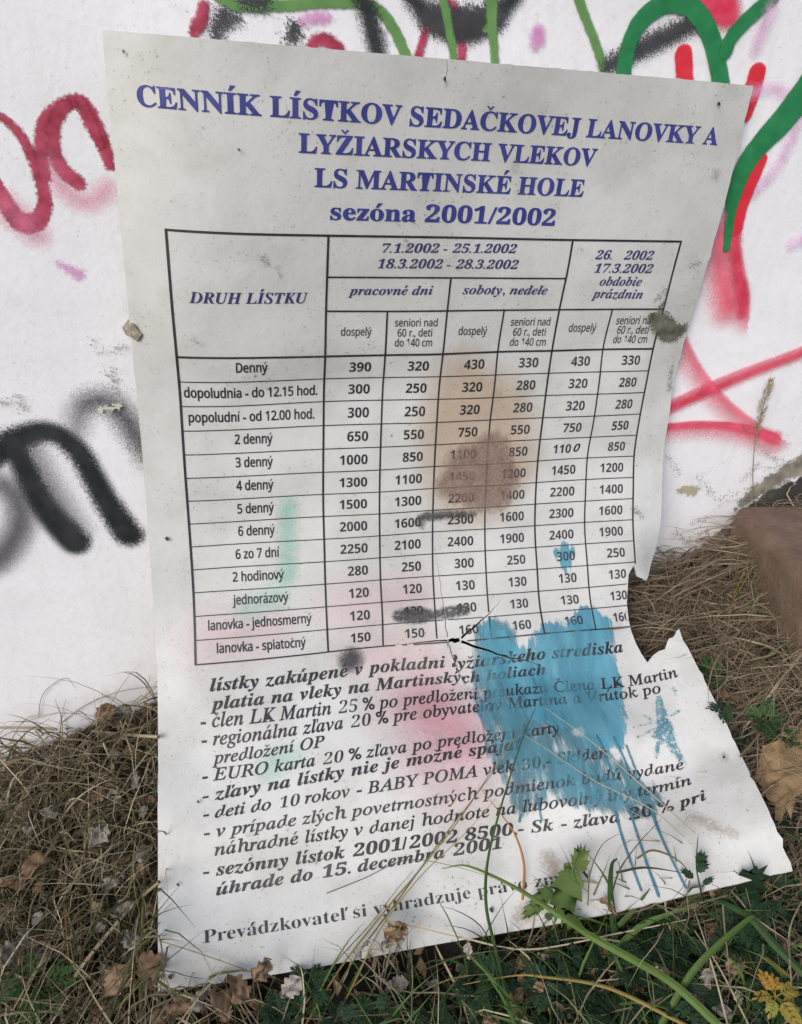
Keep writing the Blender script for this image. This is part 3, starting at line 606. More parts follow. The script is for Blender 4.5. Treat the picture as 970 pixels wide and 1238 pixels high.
for st in ([(812, 440, 1), (808, 470, 2)], [(832, 322, .8), (843, 318, 1.5)], [(793, 362, 1), (802, 352, 2)], [(490, 290, 1.5), (493, 298, 1)], [(318, 312, 2.5), (322, 318, 1.5)], [(335, 325, .5), (339, 332, .5)], [(233, 408, .6), (244, 416, .3)],
           [(482, 270, .6)], [(380, 1042, 2)], [(765, 615, 2), (775, 625, 1)], [(300, 560, .2)], [(660, 130, .2)], [(700, 300, .6)], [(450, 420, .3)], [(300, 1010, .5)], [(770, 560, .4)]): stain('lichen', [st], LI2, margin=.008)
RU = SM('rusty_dirt', (.24, .15, .08), (.36, .27, .17), nscale=260, amp=.012, soft=.006, op=.45, detail=6)
stain('rust_spot', [[(876, 915, 2.2), (878, 919, 1.6)]], RU); stain('rust_spot', [[(837, 988, 3), (860, 1000, 3), (888, 1010, 1.6)]], RU); stain('rust_spot', [[(664, 1040, 8), (672, 1055, 7)]], RU, margin=.012); stain('rust_spot', [[(632, 1108, 8), (650, 1096, 5)]], RU, margin=.012)
stain('rust_spot', [[(620, 198, 1.2), (622, 203, 1)]], RU); stain('rust_spot', [[(864, 212, 1.6), (863, 208, 1)]], RU)
HOLE = SM('dark_nail_hole', (.015, .012, .01), nscale=200, amp=.0005, soft=.0006)
for x, y, r_ in ((537, 95, 2.2), (206, 1179, 2.6), (866.5, 125, 1.6), (152, 62, 1.4), (289, 180, 1.5), (202, 650, 2.2), (876, 917, 1.6), (595, 1100, 2.4), (240, 970, 1.4), (215, 1069, 1.5)): stain('nail_hole', [[(x, y, r_), (x+1, y+1.5, r_*.8)]], HOLE, cell=.0012, margin=.002)

# ------------------------------------------------------------------ graffiti on the wall
gh = [.0003]
def spray(strokes, mat, name='spray_stroke', **k):
    gh[0] += .00007; k.setdefault('cell', .0032); return blot(name, strokes, mat, 'wall', h=gh[0], **k)
CR = SM('crimson_spray', (.27, .010, .04), (.50, .06, .13), nscale=300, amp=.0030, soft=.0018, op=.95, n2=(150, .20, .38))
CRL = SM('faint_crimson_spray', (.60, .16, .27), nscale=600, amp=.010, soft=.010, op=.5)
BK = SM('black_spray', (.008, .010, .012), (.022, .026, .03), nscale=800, amp=.013, soft=.005, op=.95)
BKL = SM('thin_black_spray', (.05, .05, .055), nscale=900, amp=.022, soft=.014, op=.55)
BKS = SM('speckled_black_spray', (.03, .03, .035), nscale=650, amp=.018, soft=.0015, op=.9, detail=2)
GR = SM('green_paint_marker', (.012, .17, .055), (.02, .23, .08), nscale=120, amp=.0012, soft=.0009, op=.98)
OG = SM('olive_green_paint', (.10, .24, .06), (.14, .30, .09), nscale=150, amp=.0016, soft=.0012, op=.93)
RD = SM('bright_red_paint', (.62, .015, .03), (.70, .03, .05), nscale=150, amp=.0014, soft=.0010, op=.97)
RS = SM('red_spray', (.70, .02, .07), (.75, .07, .14), nscale=800, amp=.008, soft=.006, op=.9)
RSL = SM('thin_red_spray', (.72, .08, .15), nscale=900, amp=.022, soft=.018, op=.85)
PK = SM('pink_paint', (.62, .20, .50), (.70, .34, .60), nscale=300, amp=.005, soft=.004, op=.75)
PKL = SM('pale_pink_paint', (.70, .40, .62), nscale=400, amp=.008, soft=.007, op=.6)
M2 = dict(margin=.022)
# left: two crimson loops, black letter
spray([[(-12, 135, 5), (8, 146, 5), (26, 165, 6), (42, 196, 7), (52, 227, 8), (54, 250, 9), (44, 268, 11), (24, 268, 12), (6, 244, 10), (-6, 222, 9)]], CR, margin=.008)
spray([[(8, 250, 14), (36, 276, 14), (48, 285, 8)]], CRL, **M2)
spray([[(55, 214, 7), (50, 185, 8), (53, 148, 7), (72, 130, 8), (96, 122, 8), (110, 140, 9), (124, 172, 9), (133, 200, 6)]], CR, margin=.008)
spray([[(80, 127, 7), (66, 150, 8), (66, 182, 8), (76, 205, 9), (95, 221, 9)]], CR, margin=.008)
spray([[(97, 122, 6), (110, 150, 8), (122, 175, 5)]], CR, margin=.006)
spray([[(62, 195, 8), (72, 222, 8), (92, 240, 8), (112, 243, 8), (130, 228, 7)]], CRL, **M2)
spray([[(70, 318, 1.5), (84, 326, 4), (95, 332, 6)]], PK)
spray([[(-8, 552, 16), (10, 538, 15), (30, 527, 15), (48, 522, 14), (66, 524, 13), (82, 534, 13), (98, 550, 14), (112, 575, 14), (130, 608, 15), (152, 641, 17), (157, 646, 16)]], BK, margin=.014)
spray([[(12, 532, 14), (26, 558, 15), (42, 592, 16), (62, 624, 17), (88, 652, 18), (92, 655, 16)]], BK, margin=.014)
spray([[(92, 520, 8), (96, 500, 11), (108, 488, 12), (126, 486, 12), (146, 500, 12), (164, 525, 12), (184, 556, 10)]], BKL, margin=.03)
spray([[(104, 488, 4), (126, 484, 6), (150, 504, 8), (176, 545, 8)]], BKL, margin=.02)
spray([[(-12, 578, 10), (6, 585, 11), (22, 605, 12), (24, 632, 13), (14, 655, 14), (-6, 676, 16)]], BKL, margin=.03)
spray([[(40, 540, 8), (62, 585, 10), (92, 640, 12)]], BKL, margin=.02)
# top left
spray([[(247, 8, 7), (242, 26, 8), (235, 38, 7)]], CR, margin=.008)
spray([[(272, 18, 10), (262, 34, 7), (285, 22, 6)], [(356, 36, 9), (352, 46, 8)], [(262, 42, 8)]], BKS, **M2)
spray([[(262, -6, 6), (289, 7, 6), (335, 7, 6), (392, 3, 6), (438, 4, 6), (462, 16, 6), (479, 41, 6), (492, 72, 6)]], OG)
spray([[(300, -4, 14), (318, 2, 10)]], BKS, **M2)
spray([[(366, 25, 4), (380, 22, 6), (396, 22, 4)]], PK)
spray([[(374, 62, 6), (380, 50, 6), (394, 48, 7), (410, 58, 6)]], CR)
spray([[(438, -6, 10), (446, 20, 10), (452, 44, 10), (457, 66, 9)]], BK, **M2)
spray([[(505, 72, 5), (514, 38, 4), (530, 12, 4), (545, 4, 4), (556, 26, 5), (558, 74, 5)]], CR, margin=.008)
spray([[(496, -6, 9), (512, 14, 9), (532, 28, 10), (558, 35, 10), (584, 29, 10), (604, 14, 9), (622, -6, 9)]], BK, **M2)
spray([[(520, 22, 14), (558, 30, 18), (598, 20, 14)]], BKS, **M2)
spray([[(533, -6, 5), (540, 20, 5), (549, 76, 4.5)]], OG); spray([[(594, -6, 7), (594, 34, 6), (596, 50, 5), (598, 80, 4.5)], [(585, 36, 3), (596, 36, 5)]], OG)
spray([[(697, -6, 5), (708, 24, 5), (722, 60, 5), (732, 92, 5)]], OG)
spray([[(650, 36, 6), (649, 46, 8), (647, 54, 5)]], PK)
# top right
spray([[(735, 78, 8), (779, 56, 10), (831, 30, 10), (866, 8, 9)]], BKS, **M2)
spray([[(850, -6, 16), (872, 8, 18), (884, 22, 8)]], RS, **M2)
spray([[(752, 98, 9), (757, 62, 9), (772, 28, 10), (798, 6, 10), (826, 4, 10), (848, 24, 10), (862, 56, 10), (871, 104, 10)]], GR)
spray([[(876, 62, 8), (884, 44, 8), (904, 22, 8), (934, -4, 8)]], GR)
spray([[(825, 66, 10), (826, 80, 10), (827, 104, 10)]], RD); spray([[(914, 88, 10), (908, 110, 10), (900, 138, 8)]], RD)
spray([[(931, 12, 6), (922, 34, 6), (912, 60, 4)]], PKL, **M2); spray([[(905, 112, 4), (934, 107, 4), (956, 118, 5), (968, 132, 4)]], PKL, **M2)
spray([[(966, 138, 4), (952, 176, 4), (934, 208, 4), (908, 234, 4)]], PKL, margin=.012)
spray([[(894, 262, 8), (892, 290, 9), (896, 324, 9), (903, 355, 10), (903, 384, 6)]], RSL, margin=.04, sharp=1)
spray([[(890, 262, 5), (887, 290, 5), (890, 324, 5), (896, 355, 6), (896, 380, 3)]], RS, margin=.014)
spray([[(872, 270, 8), (868, 310, 10), (880, 370, 12)]], RSL, margin=.03)
spray([[(920, 192, 6), (908, 218, 7), (896, 248, 7), (888, 275, 8)]], RD)
spray([[(985, 92, 16), (966, 118, 15), (942, 148, 14), (916, 176, 12), (897, 204, 11), (886, 236, 9), (881, 262, 6), (877, 300, 4)]], GR)
spray([[(955, 296, 3), (968, 290, 4)]], PKL, **M2); spray([[(870, 262, 3), (860, 282, 3)]], PKL, **M2)
spray([[(985, 420, 3.5), (950, 434, 3.5), (900, 453, 4), (856, 472, 5), (800, 497, 5)]], RS, margin=.014)
spray([[(800, 488, 3), (856, 462, 3), (900, 444, 3), (950, 426, 3), (985, 412, 3)]], RSL, margin=.03, sharp=1)
spray([[(826, 404, 8), (840, 434, 9), (862, 466, 9), (890, 494, 9), (916, 512, 6)]], RSL, margin=.04, sharp=1)
spray([[(796, 513, 3), (837, 509, 3), (876, 510, 3.5), (912, 516, 4.5), (938, 526, 6)]], RS, margin=.03, sharp=1)
spray([[(800, 516, 1), (837, 513, 1), (876, 514, 1.5), (912, 520, 3), (936, 528, 5)]], RS, margin=.01)
spray([[(798, 514, 9), (837, 510, 9), (876, 511, 10), (912, 517, 12), (938, 527, 12)]], RSL, margin=.05, sharp=1)
# chips and dirt on the plaster
CH = SM('chipped_plaster', (.14, .125, .10), (.32, .295, .24), nscale=130, amp=.016, soft=.0012, op=.92, rough=.95, detail=5)
CH2 = SM('grey_chips', (.30, .29, .27), (.45, .44, .41), nscale=330, amp=.030, soft=.0010, op=.8, rough=.95, detail=4)
BE = SM('bare_beige_plaster', (.40, .35, .25), (.46, .41, .31), nscale=150, amp=.012, soft=.0012, op=.9, rough=.95, detail=6)
spray([[(-10, 586, 6), (8, 592, 8), (22, 612, 9), (22, 636, 9), (8, 664, 10), (-8, 680, 10)]], BKL, margin=.014)
def chips(pts, r=-7, mat=None, mg=.03): spray([[p+(r,) for p in pts]], mat or CH2, 'plaster_chip', margin=mg)
chips([(112, 412), (124, 424), (150, 418)], -4); chips([(134, 450), (140, 470), (150, 480)], -3); chips([(0, 484), (22, 482), (30, 492)], -2); chips([(120, 440), (160, 470)], -7); chips([(60, 560), (80, 540)], -9)
spray([[(122, 493, 3), (136, 492, 4), (148, 488, 2)]], SM('bare_white_plaster', (.50, .48, .42), (.60, .57, .50), nscale=190, amp=.012, soft=.0010, detail=6), 'plaster_chip', margin=.012)
spray([[(824, 590, 4), (836, 592, 5), (842, 590, 2)]], BE, 'plaster_chip', margin=.012)
for p_ in ([(806, 552), (820, 570)], [(840, 575), (862, 600)], [(876, 598), (866, 604)], [(898, 515), (925, 546), (945, 556)], [(925, 566), (965, 556)], [(896, 578), (915, 560)], [(842, 646), (852, 640)], [(815, 640), (830, 655)], [(800, 668), (815, 662)], [(850, 625), (835, 630)]): chips(p_, -1.5)
chips([(810, 600), (870, 560), (960, 520)], -5, mg=.045); chips([(830, 650), (880, 600), (960, 560)], -3, mg=.04)
spray([[(884, 616, -1), (905, 598, 7), (935, 578, 9), (975, 556, 12)]], CH, 'plaster_chip', margin=.022)
SC = SM('pale_scratch', (.62, .60, .60), nscale=200, amp=.0005, soft=.0004)

STONE_LOC = (1.018, -.135, -.608); STONE_ROT = (0.03, -.03, -.12)

# ------------------------------------------------------------------ plants: materials
def mat_plant(name, stops, rough=.6, trans=.25, veins=False):
    m = NT(name); v = m.attr('tone').outputs['Fac']; co = m.coord()
    oi = m.n('ObjectInfo').outputs['Random']
    f = m.math('FRACT', m.math('ADD', v, m.math('MULTIPLY', oi, .73)))
    f = m.math('ADD', m.math('MULTIPLY', f, .8), m.math('MULTIPLY', m.noise(co, 160, 3), .25))
    c = m.crv(f, stops)
    m.set(Base_Color=c, Roughness=rough, Specular_IOR_Level=.3)
    if trans:
        tr = m.n('BsdfTranslucent', {0: c}); mx = m.n('MixShader', {0: trans}); m.t.links.new(m.b.outputs[0], mx.inputs[1]); m.t.links.new(tr.outputs[0], mx.inputs[2]); m.t.links.new(mx.outputs[0], m.out.inputs[0])
    m.bump(m.noise(co, 420, 3), .3, .0006)
    return m.m
DRY = mat_plant('dry_grass_stems', [(.0, (.08, .062, .04)), (.25, (.19, .15, .095)), (.5, (.36, .30, .20)), (.65, (.14, .13, .065)), (.8, (.50, .43, .30)), (1, (.60, .53, .40))])
STRAW = mat_plant('brown_thatch', [(.0, (.08, .058, .042)), (.3, (.19, .142, .10)), (.6, (.37, .29, .205)), (.8, (.21, .16, .11)), (1, (.56, .47, .35))])
OLIVE = mat_plant('olive_grass', [(.0, (.025, .034, .012)), (.5, (.07, .078, .028)), (1, (.16, .15, .065))])
GREEN = mat_plant('green_grass', [(.0, (.03, .07, .02)), (.5, (.07, .135, .035)), (1, (.14, .21, .06))])
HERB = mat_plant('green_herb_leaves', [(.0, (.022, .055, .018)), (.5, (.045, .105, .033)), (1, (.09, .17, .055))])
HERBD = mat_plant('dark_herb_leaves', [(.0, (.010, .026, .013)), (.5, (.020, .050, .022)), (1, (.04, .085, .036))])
YEL = mat_plant('yellow_leaves', [(.0, (.36, .17, .03)), (.4, (.42, .27, .05)), (1, (.24, .28, .06))])
VINE = mat_plant('olive_green_leaves', [(.0, (.05, .10, .02)), (.6, (.10, .16, .04)), (1, (.16, .20, .06))])
LGREY = mat_plant('grey_dead_leaves', [(.0, (.17, .15, .125)), (.5, (.27, .245, .21)), (1, (.40, .37, .33))], .8, .1)
LBRN = mat_plant('brown_dead_leaves', [(.0, (.10, .06, .035)), (.5, (.22, .14, .085)), (1, (.34, .235, .15))], .8, .12)
PALE = mat_plant('pale_straw', [(.0, (.34, .28, .18)), (1, (.50, .43, .30))]); OCH = mat_plant('ochre_blade', [(.0, (.20, .15, .04)), (1, (.34, .25, .07))])
BRIGHT = mat_plant('bright_green_blade', [(.0, (.09, .16, .035)), (.5, (.13, .20, .05)), (1, (.17, .23, .07))])
ORG = mat_plant('orange_stem', [(.0, (.42, .17, .04)), (1, (.52, .26, .08))]); TWG = mat_plant('grey_brown_twig', [(.0, (.20, .16, .11)), (1, (.33, .28, .20))], .85, 0)

# ---- where the board stands, so grass never grows through it
_bx, _bz = np.meshgrid(np.linspace(0, .70, 50), np.linspace(-.90, 0, 120)); BY = np.full(_bx.shape, 9.0)
_s, _t = np.meshgrid(np.linspace(0, .7, 71), np.linspace(0, BH, 220)); _P = S(_s.ravel(), _t.ravel()).reshape(220, 71, 3)
for i in range(50):
    k = np.clip(np.interp(_bx[0, i], _P[110, :, 0], np.arange(71)), 0, 70); col = _P[:, int(round(k))]
    o_ = np.argsort(col[:, 2]); BY[:, i] = np.interp(_bz[:, i], col[o_, 2], col[o_, 1], left=9.0)
def board_y(x, z):
    i = np.clip(np.round(x/.7*49).astype(int), 0, 49); j = np.clip(np.round((z+.90)/.9*119).astype(int), 0, 119)
    r = BY[j, i].copy(); r[(x < -.003) | (x > .70) | (z > 0) | (z < -.905)] = 9.0; return r
def clear(P):                                        # P (n,k,3): true where no blade meets the board
    by = board_y(P[..., 0].ravel(), P[..., 2].ravel()).reshape(P.shape[:2]); hit = by < 5
    front = P[..., 1] < by-.004; back = P[..., 1] > by+.006
    return np.all(~hit | front, axis=1) | np.all(~hit | back, axis=1)

def blades(name, root, length, width, tilt, azim, droop, mat, label, cat, seg=5, wander=.15, tone=None, lift_=0.0):
    """many fine leaves as one object; all arguments are arrays over blades"""
    n = len(root); u = np.linspace(0, 1, seg+1)
    P = np.zeros((n, seg+1, 3)); P[:, 0] = root; el = tilt.copy(); az = azim.copy(); st = (length/seg)[:, None]
    for k in range(1, seg+1):
        d = np.stack([np.cos(el)*np.cos(az), np.cos(el)*np.sin(az), np.sin(el)], 1); P[:, k] = P[:, k-1]+d*st
        el = el-droop/seg*(.4+1.2*u[k]); az = az+RNG.normal(0, wander, n)
        g = ground_z(P[:, k, 0], np.minimum(P[:, k, 1], 0))+.003; low = P[:, k, 2] < g; P[low, k, 2] = g[low]; el[low] = np.abs(el[low])*.3
    P[..., 1] = np.minimum(P[..., 1], WALL_Y-.008)
    ok = clear(P); P = P[ok]; n = len(P); w = width[ok]
    T = np.gradient(P, axis=1); T /= np.linalg.norm(T, axis=2, keepdims=True)+1e-9
    rv = RNG.normal(size=(n, 1, 3))+np.array([0, 0, .2]); Sd = np.cross(T, rv); Sd /= np.linalg.norm(Sd, axis=2, keepdims=True)+1e-9
    prof = np.clip(1.25*(1-u**2.2), .08, 1)*np.clip(.55+2*u, 0, 1)
    Wd = (w[:, None]*prof[None])[..., None]*.5*Sd; up = np.cross(Sd, T)*(w[:, None]*prof[None])[..., None]*.18
    V = np.stack([P-Wd+up, P-up, P+Wd+up], 2).reshape(-1, 3)
    base = (np.arange(n)*(seg+1)*3)[:, None, None]; k = np.arange(seg)[None, :, None]*3; c = np.array([0, 1])[None, None, :]
    a = (base+k+c).ravel(); Fq = np.stack([a, a+1, a+4, a+3], 1)
    tn = RNG.random(n) if tone is None else tone[ok]
    o = build(name, V, Fq, mat, None, True, {'tone': np.repeat(tn, (seg+1)*3)}); return tag(o, label, cat, kind='stuff')
def scatter(n, x0, x1, y0, y1, z=0.0, dens=None):
    x = RNG.uniform(x0, x1, n); y = RNG.uniform(y0, y1, n)
    if dens is not None: k = RNG.random(n) < dens(x, y); x, y = x[k], y[k]
    return np.stack([x, y, ground_z(x, y)+RNG.uniform(-.004, .004+z, len(x))], 1)
def par(n, a, b): return RNG.uniform(a, b, n)
D = math.radians
visible = lambda x, y: np.where((x > .03) & (x < .60) & (y > -.33), 0.0, 1.0)
# left of the board: long limp dry stems, combed down towards the viewer
r_ = scatter(3600, -.55, .06, -.62, 0.0, .03, visible); n = len(r_)
blades('dry_grass', r_, par(n, .05, .18), par(n, .0010, .0030), par(n, D(15), D(80)), RNG.normal(D(-97), .5, n), par(n, D(30), D(130)), DRY, 'tangled dry grass covering the ground left of the board', 'dry grass')
r_ = scatter(600, -.55, .02, -.62, -.02, .01, visible); n = len(r_)
blades('olive_grass', r_, par(n, .07, .22), par(n, .0016, .0036), par(n, D(40), D(88)), RNG.normal(D(-80), .9, n), par(n, D(40), D(140)), OLIVE, 'olive green grass blades among the dry stems left of the board', 'grass')
r_ = scatter(900, -.55, .0, -.62, -.01, .045, visible); n = len(r_)
blades('pale_straw_stems', r_, par(n, .06, .17), par(n, .0010, .0022), par(n, D(5), D(60)), RNG.uniform(0, 6.28, n), par(n, D(10), D(60)), PALE, 'pale straw stems lying loosely on top of the grass left of the board', 'straw', wander=.08)
r_ = scatter(700, .60, 1.2, -.46, -.01, .04); n = len(r_)
blades('pale_straw_stems', r_, par(n, .05, .15), par(n, .0009, .0020), par(n, D(-4), D(20)), RNG.uniform(0, 6.28, n), par(n, D(5), D(50)), PALE, 'pale straw stems lying loosely on top of the thatch right of the board', 'straw', wander=.1)
# behind and right: matted thatch lying along the foot of the wall
r_ = scatter(12500, .50, 1.25, -.46, .0, .035, lambda x, y: np.where((x < .58) & (y < -.25), 0, 1.0)); n = len(r_)
az = np.where(RNG.random(n) < .6, RNG.normal(D(205), .35, n), RNG.uniform(0, 6.28, n))
blades('brown_thatch', r_, par(n, .04, .15), par(n, .0009, .0023), par(n, D(-8), D(16)), az, par(n, D(0), D(50)), STRAW, 'matted brown dead grass along the wall right of the board', 'dead grass', wander=.22)
r_ = scatter(2200, .62, 1.15, -.62, -.20, .02); n = len(r_)
blades('brown_thatch', r_, par(n, .05, .14), par(n, .0010, .0026), par(n, D(0), D(35)), RNG.uniform(0, 6.28, n), par(n, D(10), D(90)), STRAW, 'loose dead grass beside the right lower corner of the board', 'dead grass', wander=.25)
# in front of the board
r_ = scatter(1700, -.35, .95, -.80, -.40, .01); n = len(r_)
blades('dry_grass', r_, par(n, .05, .16), par(n, .0010, .0026), par(n, D(5), D(60)), RNG.uniform(0, 6.28, n), par(n, D(20), D(120)), DRY, 'thin dry grass stems along the bottom edge of the picture', 'dry grass', tone=RNG.random(n)*.7, wander=.2)
r_ = scatter(1150, .10, .95, -.80, -.42, .0); n = len(r_)
blades('green_grass', r_, par(n, .05, .14), par(n, .0014, .0036), par(n, D(30), D(85)), RNG.uniform(0, 6.28, n), par(n, D(30), D(130)), GREEN, 'green grass growing in front of the lower edge of the board', 'grass')
r_ = scatter(260, .66, 1.1, -.5, -.1, .0); n = len(r_)
blades('green_grass', r_, par(n, .04, .11), par(n, .0012, .0028), par(n, D(30), D(85)), RNG.uniform(0, 6.28, n), par(n, D(30), D(130)), GREEN, 'sparse green grass among the thatch right of the board', 'grass')

for (px_, py_, n_, L0, L1_, mt_, lb_) in ((745, 1120, 46, .05, .15, GREEN, 'tuft of green grass growing up over the lower edge of the board at the paint drips'), (470, 1165, 40, .06, .17, DRY, 'tuft of dry stems at the foot of the slanting stalks'),
        (880, 1120, 40, .04, .12, OLIVE, 'tuft of olive grass at the right corner of the board'), (610, 1160, 26, .05, .14, OLIVE, 'tuft of olive grass below the last printed line'), (690, 1145, 30, .05, .13, OLIVE, 'tuft of olive grass beside the leafy sprig over the last printed line'), (805, 1110, 34, .05, .12, GREEN, 'tuft of green grass between the paint drips and the right corner'), (930, 730, 30, .03, .08, GREEN, 'green tuft in front of the brown stone'), (890, 725, 24, .03, .07, DRY, 'small dry tuft left of the brown stone'), (150, 1180, 40, .06, .18, OLIVE, 'tuft of olive stems near the lower left board corner'), (60, 1010, 60, .05, .17, DRY, 'tuft of tall dry stems in the middle of the grass at the left')):
    c_ = at_ground(px_, py_); q_ = RNG.normal(0, .016, (n_, 2)); r_ = np.stack([c_[0]+q_[:, 0], np.minimum(c_[1]+q_[:, 1], -.01), np.zeros(n_)], 1); r_[:, 2] = ground_z(r_[:, 0], r_[:, 1])
    blades('grass_tuft', r_, par(n_, L0, L1_), par(n_, .0014, .0034), par(n_, D(50), D(88)), RNG.uniform(0, 6.28, n_), par(n_, D(10), D(90)), mt_, lb_, 'grass tuft', seg=8, wander=.08)
# ---- litter of tiny crumbs
def crumbs(name, n, reg, size, mat, label, cat, zz=.02, dens=None):
    r = scatter(n, *reg, zz, dens); n = len(r); q = RNG.normal(size=(n, 4, 3)); sz = RNG.uniform(*size, n)[:, None, None]
    a = RNG.normal(size=(n, 1, 3)); a /= np.linalg.norm(a, axis=2, keepdims=True); b = np.cross(a, RNG.normal(size=(n, 1, 3))); b /= np.linalg.norm(b, axis=2, keepdims=True); nn = np.cross(a, b)
    V = r[:, None]+sz*(np.concatenate([-a, b*.5+nn*.2, a, -b*.5+nn*.25], 1)+.12*q); V[..., 1] = np.minimum(V[..., 1], .005); ok = clear(V); V = V[ok]; n = len(V)
    k = np.arange(n)*4; F_ = np.concatenate([np.stack([k, k+1, k+2], 1), np.stack([k, k+2, k+3], 1)])
    return tag(build(name, V.reshape(-1, 3), F_, mat, None, False, {'tone': np.repeat(RNG.random(n), 4)}), label, cat, kind='stuff')
crumbs('leaf_litter', 3500, (-.5, .1, -.7, 0.0), (.003, .011), LBRN, 'crumbled brown leaf litter on the ground left of the board', 'leaf litter', dens=visible)
crumbs('leaf_litter', 2500, (-.3, 1.0, -.8, -.38), (.003, .012), LBRN, 'dark crumbled leaf litter in front of the board', 'leaf litter')
crumbs('leaf_litter', 2500, (.55, 1.2, -.45, 0.0), (.003, .009), LBRN, 'crumbled leaf litter under the thatch right of the board', 'leaf litter')

# ---- ground cover of small dark leaves
def leaflets(n, centre_fn, size, mat, name, label, cat, kind='stuff'):
    r = centre_fn; n = len(r); az = RNG.uniform(0, 6.28, n); el = RNG.normal(.25, .45, n); sz = RNG.uniform(*size, n)
    d = np.stack([np.cos(el)*np.cos(az), np.cos(el)*np.sin(az), np.sin(el)], 1); sd = np.stack([-np.sin(az), np.cos(az), RNG.normal(0, .3, n)], 1); nn = np.cross(d, sd)
    out = [(0, 0, 0), (.3, .35, .05), (.65, .38, .08), (1, 0, -.05), (.65, -.38, .08), (.3, -.35, .05), (.5, 0, -.04)]
    V = np.stack([r+sz[:, None]*(a*d+b*sd+c*nn) for a, b, c in out], 1); V[..., 1] = np.minimum(V[..., 1], .004); ok = clear(V); V = V[ok]; n = len(V); k = (np.arange(n)*7)[:, None, None]
    f = np.array([(0, 5, 6), (5, 4, 6), (4, 3, 6), (3, 2, 6), (2, 1, 6), (1, 0, 6)])[None]; F_ = (k+f).reshape(-1, 3)
    return tag(build(name, V.reshape(-1, 3), F_, mat, None, True, {'tone': np.repeat(RNG.random(n), 7)}), label, cat, kind=kind)
def clump(cs, n, rad, h):
    o = []
    for cx, cy in cs:
        q = RNG.normal(0, rad, (n, 2)); x, y = cx+q[:, 0], cy+q[:, 1]; o.append(np.stack([x, y, ground_z(x, np.minimum(y, 0))+RNG.uniform(0, h, n)*np.exp(-(q**2).sum(1)/rad**2/2)], 1))
    return np.vstack(o)
cl = [(RNG.uniform(.05, .9), RNG.uniform(-.72, -.44)) for _ in range(40)]
leaflets(0, clump(cl, 150, .03, .05), (.005, .011), HERBD, 'ground_cover', 'dark green ground cover leaves in front of the board', 'ground cover')
cl = [(RNG.uniform(.70, .98), RNG.uniform(-.42, -.12)) for _ in range(10)]
leaflets(0, clump(cl, 90, .02, .03), (.005, .010), HERBD, 'ground_cover', 'dark green ground cover leaves in the thatch right of the board', 'ground cover')

# ---- ribbons drawn along a path
def spline(K, n):
    A = np.vstack([2*K[0]-K[1], K, 2*K[-1]-K[-2]]); out = []
    for i in range(1, len(A)-2):
        for u in np.linspace(0, 1, n, endpoint=False): out.append(cr(np.array(u)) @ A[i-1:i+3])
    return np.array(out+[K[-1]])
def lift_pt(px, py, h):
    """a point h metres this side of whatever surface lies there"""
    q = on_board(px, py); v = ray(px, py)
    if in_poly(np.array([q]), outline)[0]: P = B(q[0], q[1])[0]
    else:
        P = at_ground(px, py)
        if P[1] > 0: P = at_wall(px, py)
        else: h = h+.028
    k = np.linalg.norm(P-CAM); return CAM+(P-CAM)*(1-h/k)
def stalk(name, path, w0, w1, mat, label, cat, group=None, flat=True, parent=None, peak=.4):
    K = np.array([lift_pt(x, y, h) for x, y, h in path]); C_ = spline(K, 7); n = len(C_); u = np.linspace(0, 1, n)
    T = np.gradient(C_, axis=0); T /= np.linalg.norm(T, axis=1, keepdims=True); vw = C_-CAM; vw /= np.linalg.norm(vw, axis=1, keepdims=True)
    tw = RNG.uniform(-.5, .5)+RNG.uniform(-.6, .6)*u; Sd = np.cross(T, vw); Sd /= np.linalg.norm(Sd, axis=1, keepdims=True); N_ = np.cross(Sd, T)
    wd = np.interp(u, [0, peak, 1], [w0, max(w0, w1), w1])
    if flat:
        A = (Sd*np.cos(tw)[:, None]+N_*np.sin(tw)[:, None])*wd[:, None]/2; up = np.cross(A, T)*.35
        V = np.stack([C_-A+up, C_-up*.6, C_+A+up, C_-up*.6+np.cross(A, T)/np.maximum(wd[:, None], 1e-4)*.0004], 1); m_ = 4
    else:
        ang = np.arange(6)/6*6.283; V = np.stack([C_+(Sd*math.cos(a)+N_*math.sin(a))*wd[:, None]/2 for a in ang], 1); m_ = 6
    V = V.reshape(-1, 3); F_ = [(k*m_+j, k*m_+(j+1) % m_, (k+1)*m_+(j+1) % m_, (k+1)*m_+j) for k in range(n-1) for j in range(m_)]
    loc = None
    if parent is None: loc = C_[0].round(4)
    o = build(name, V, F_, mat, parent, not flat, {'tone': np.full(len(V), RNG.random())}, loc=loc)
    if parent is None: tag(o, label, cat, group)
    return o
LB = 'grass_blade'
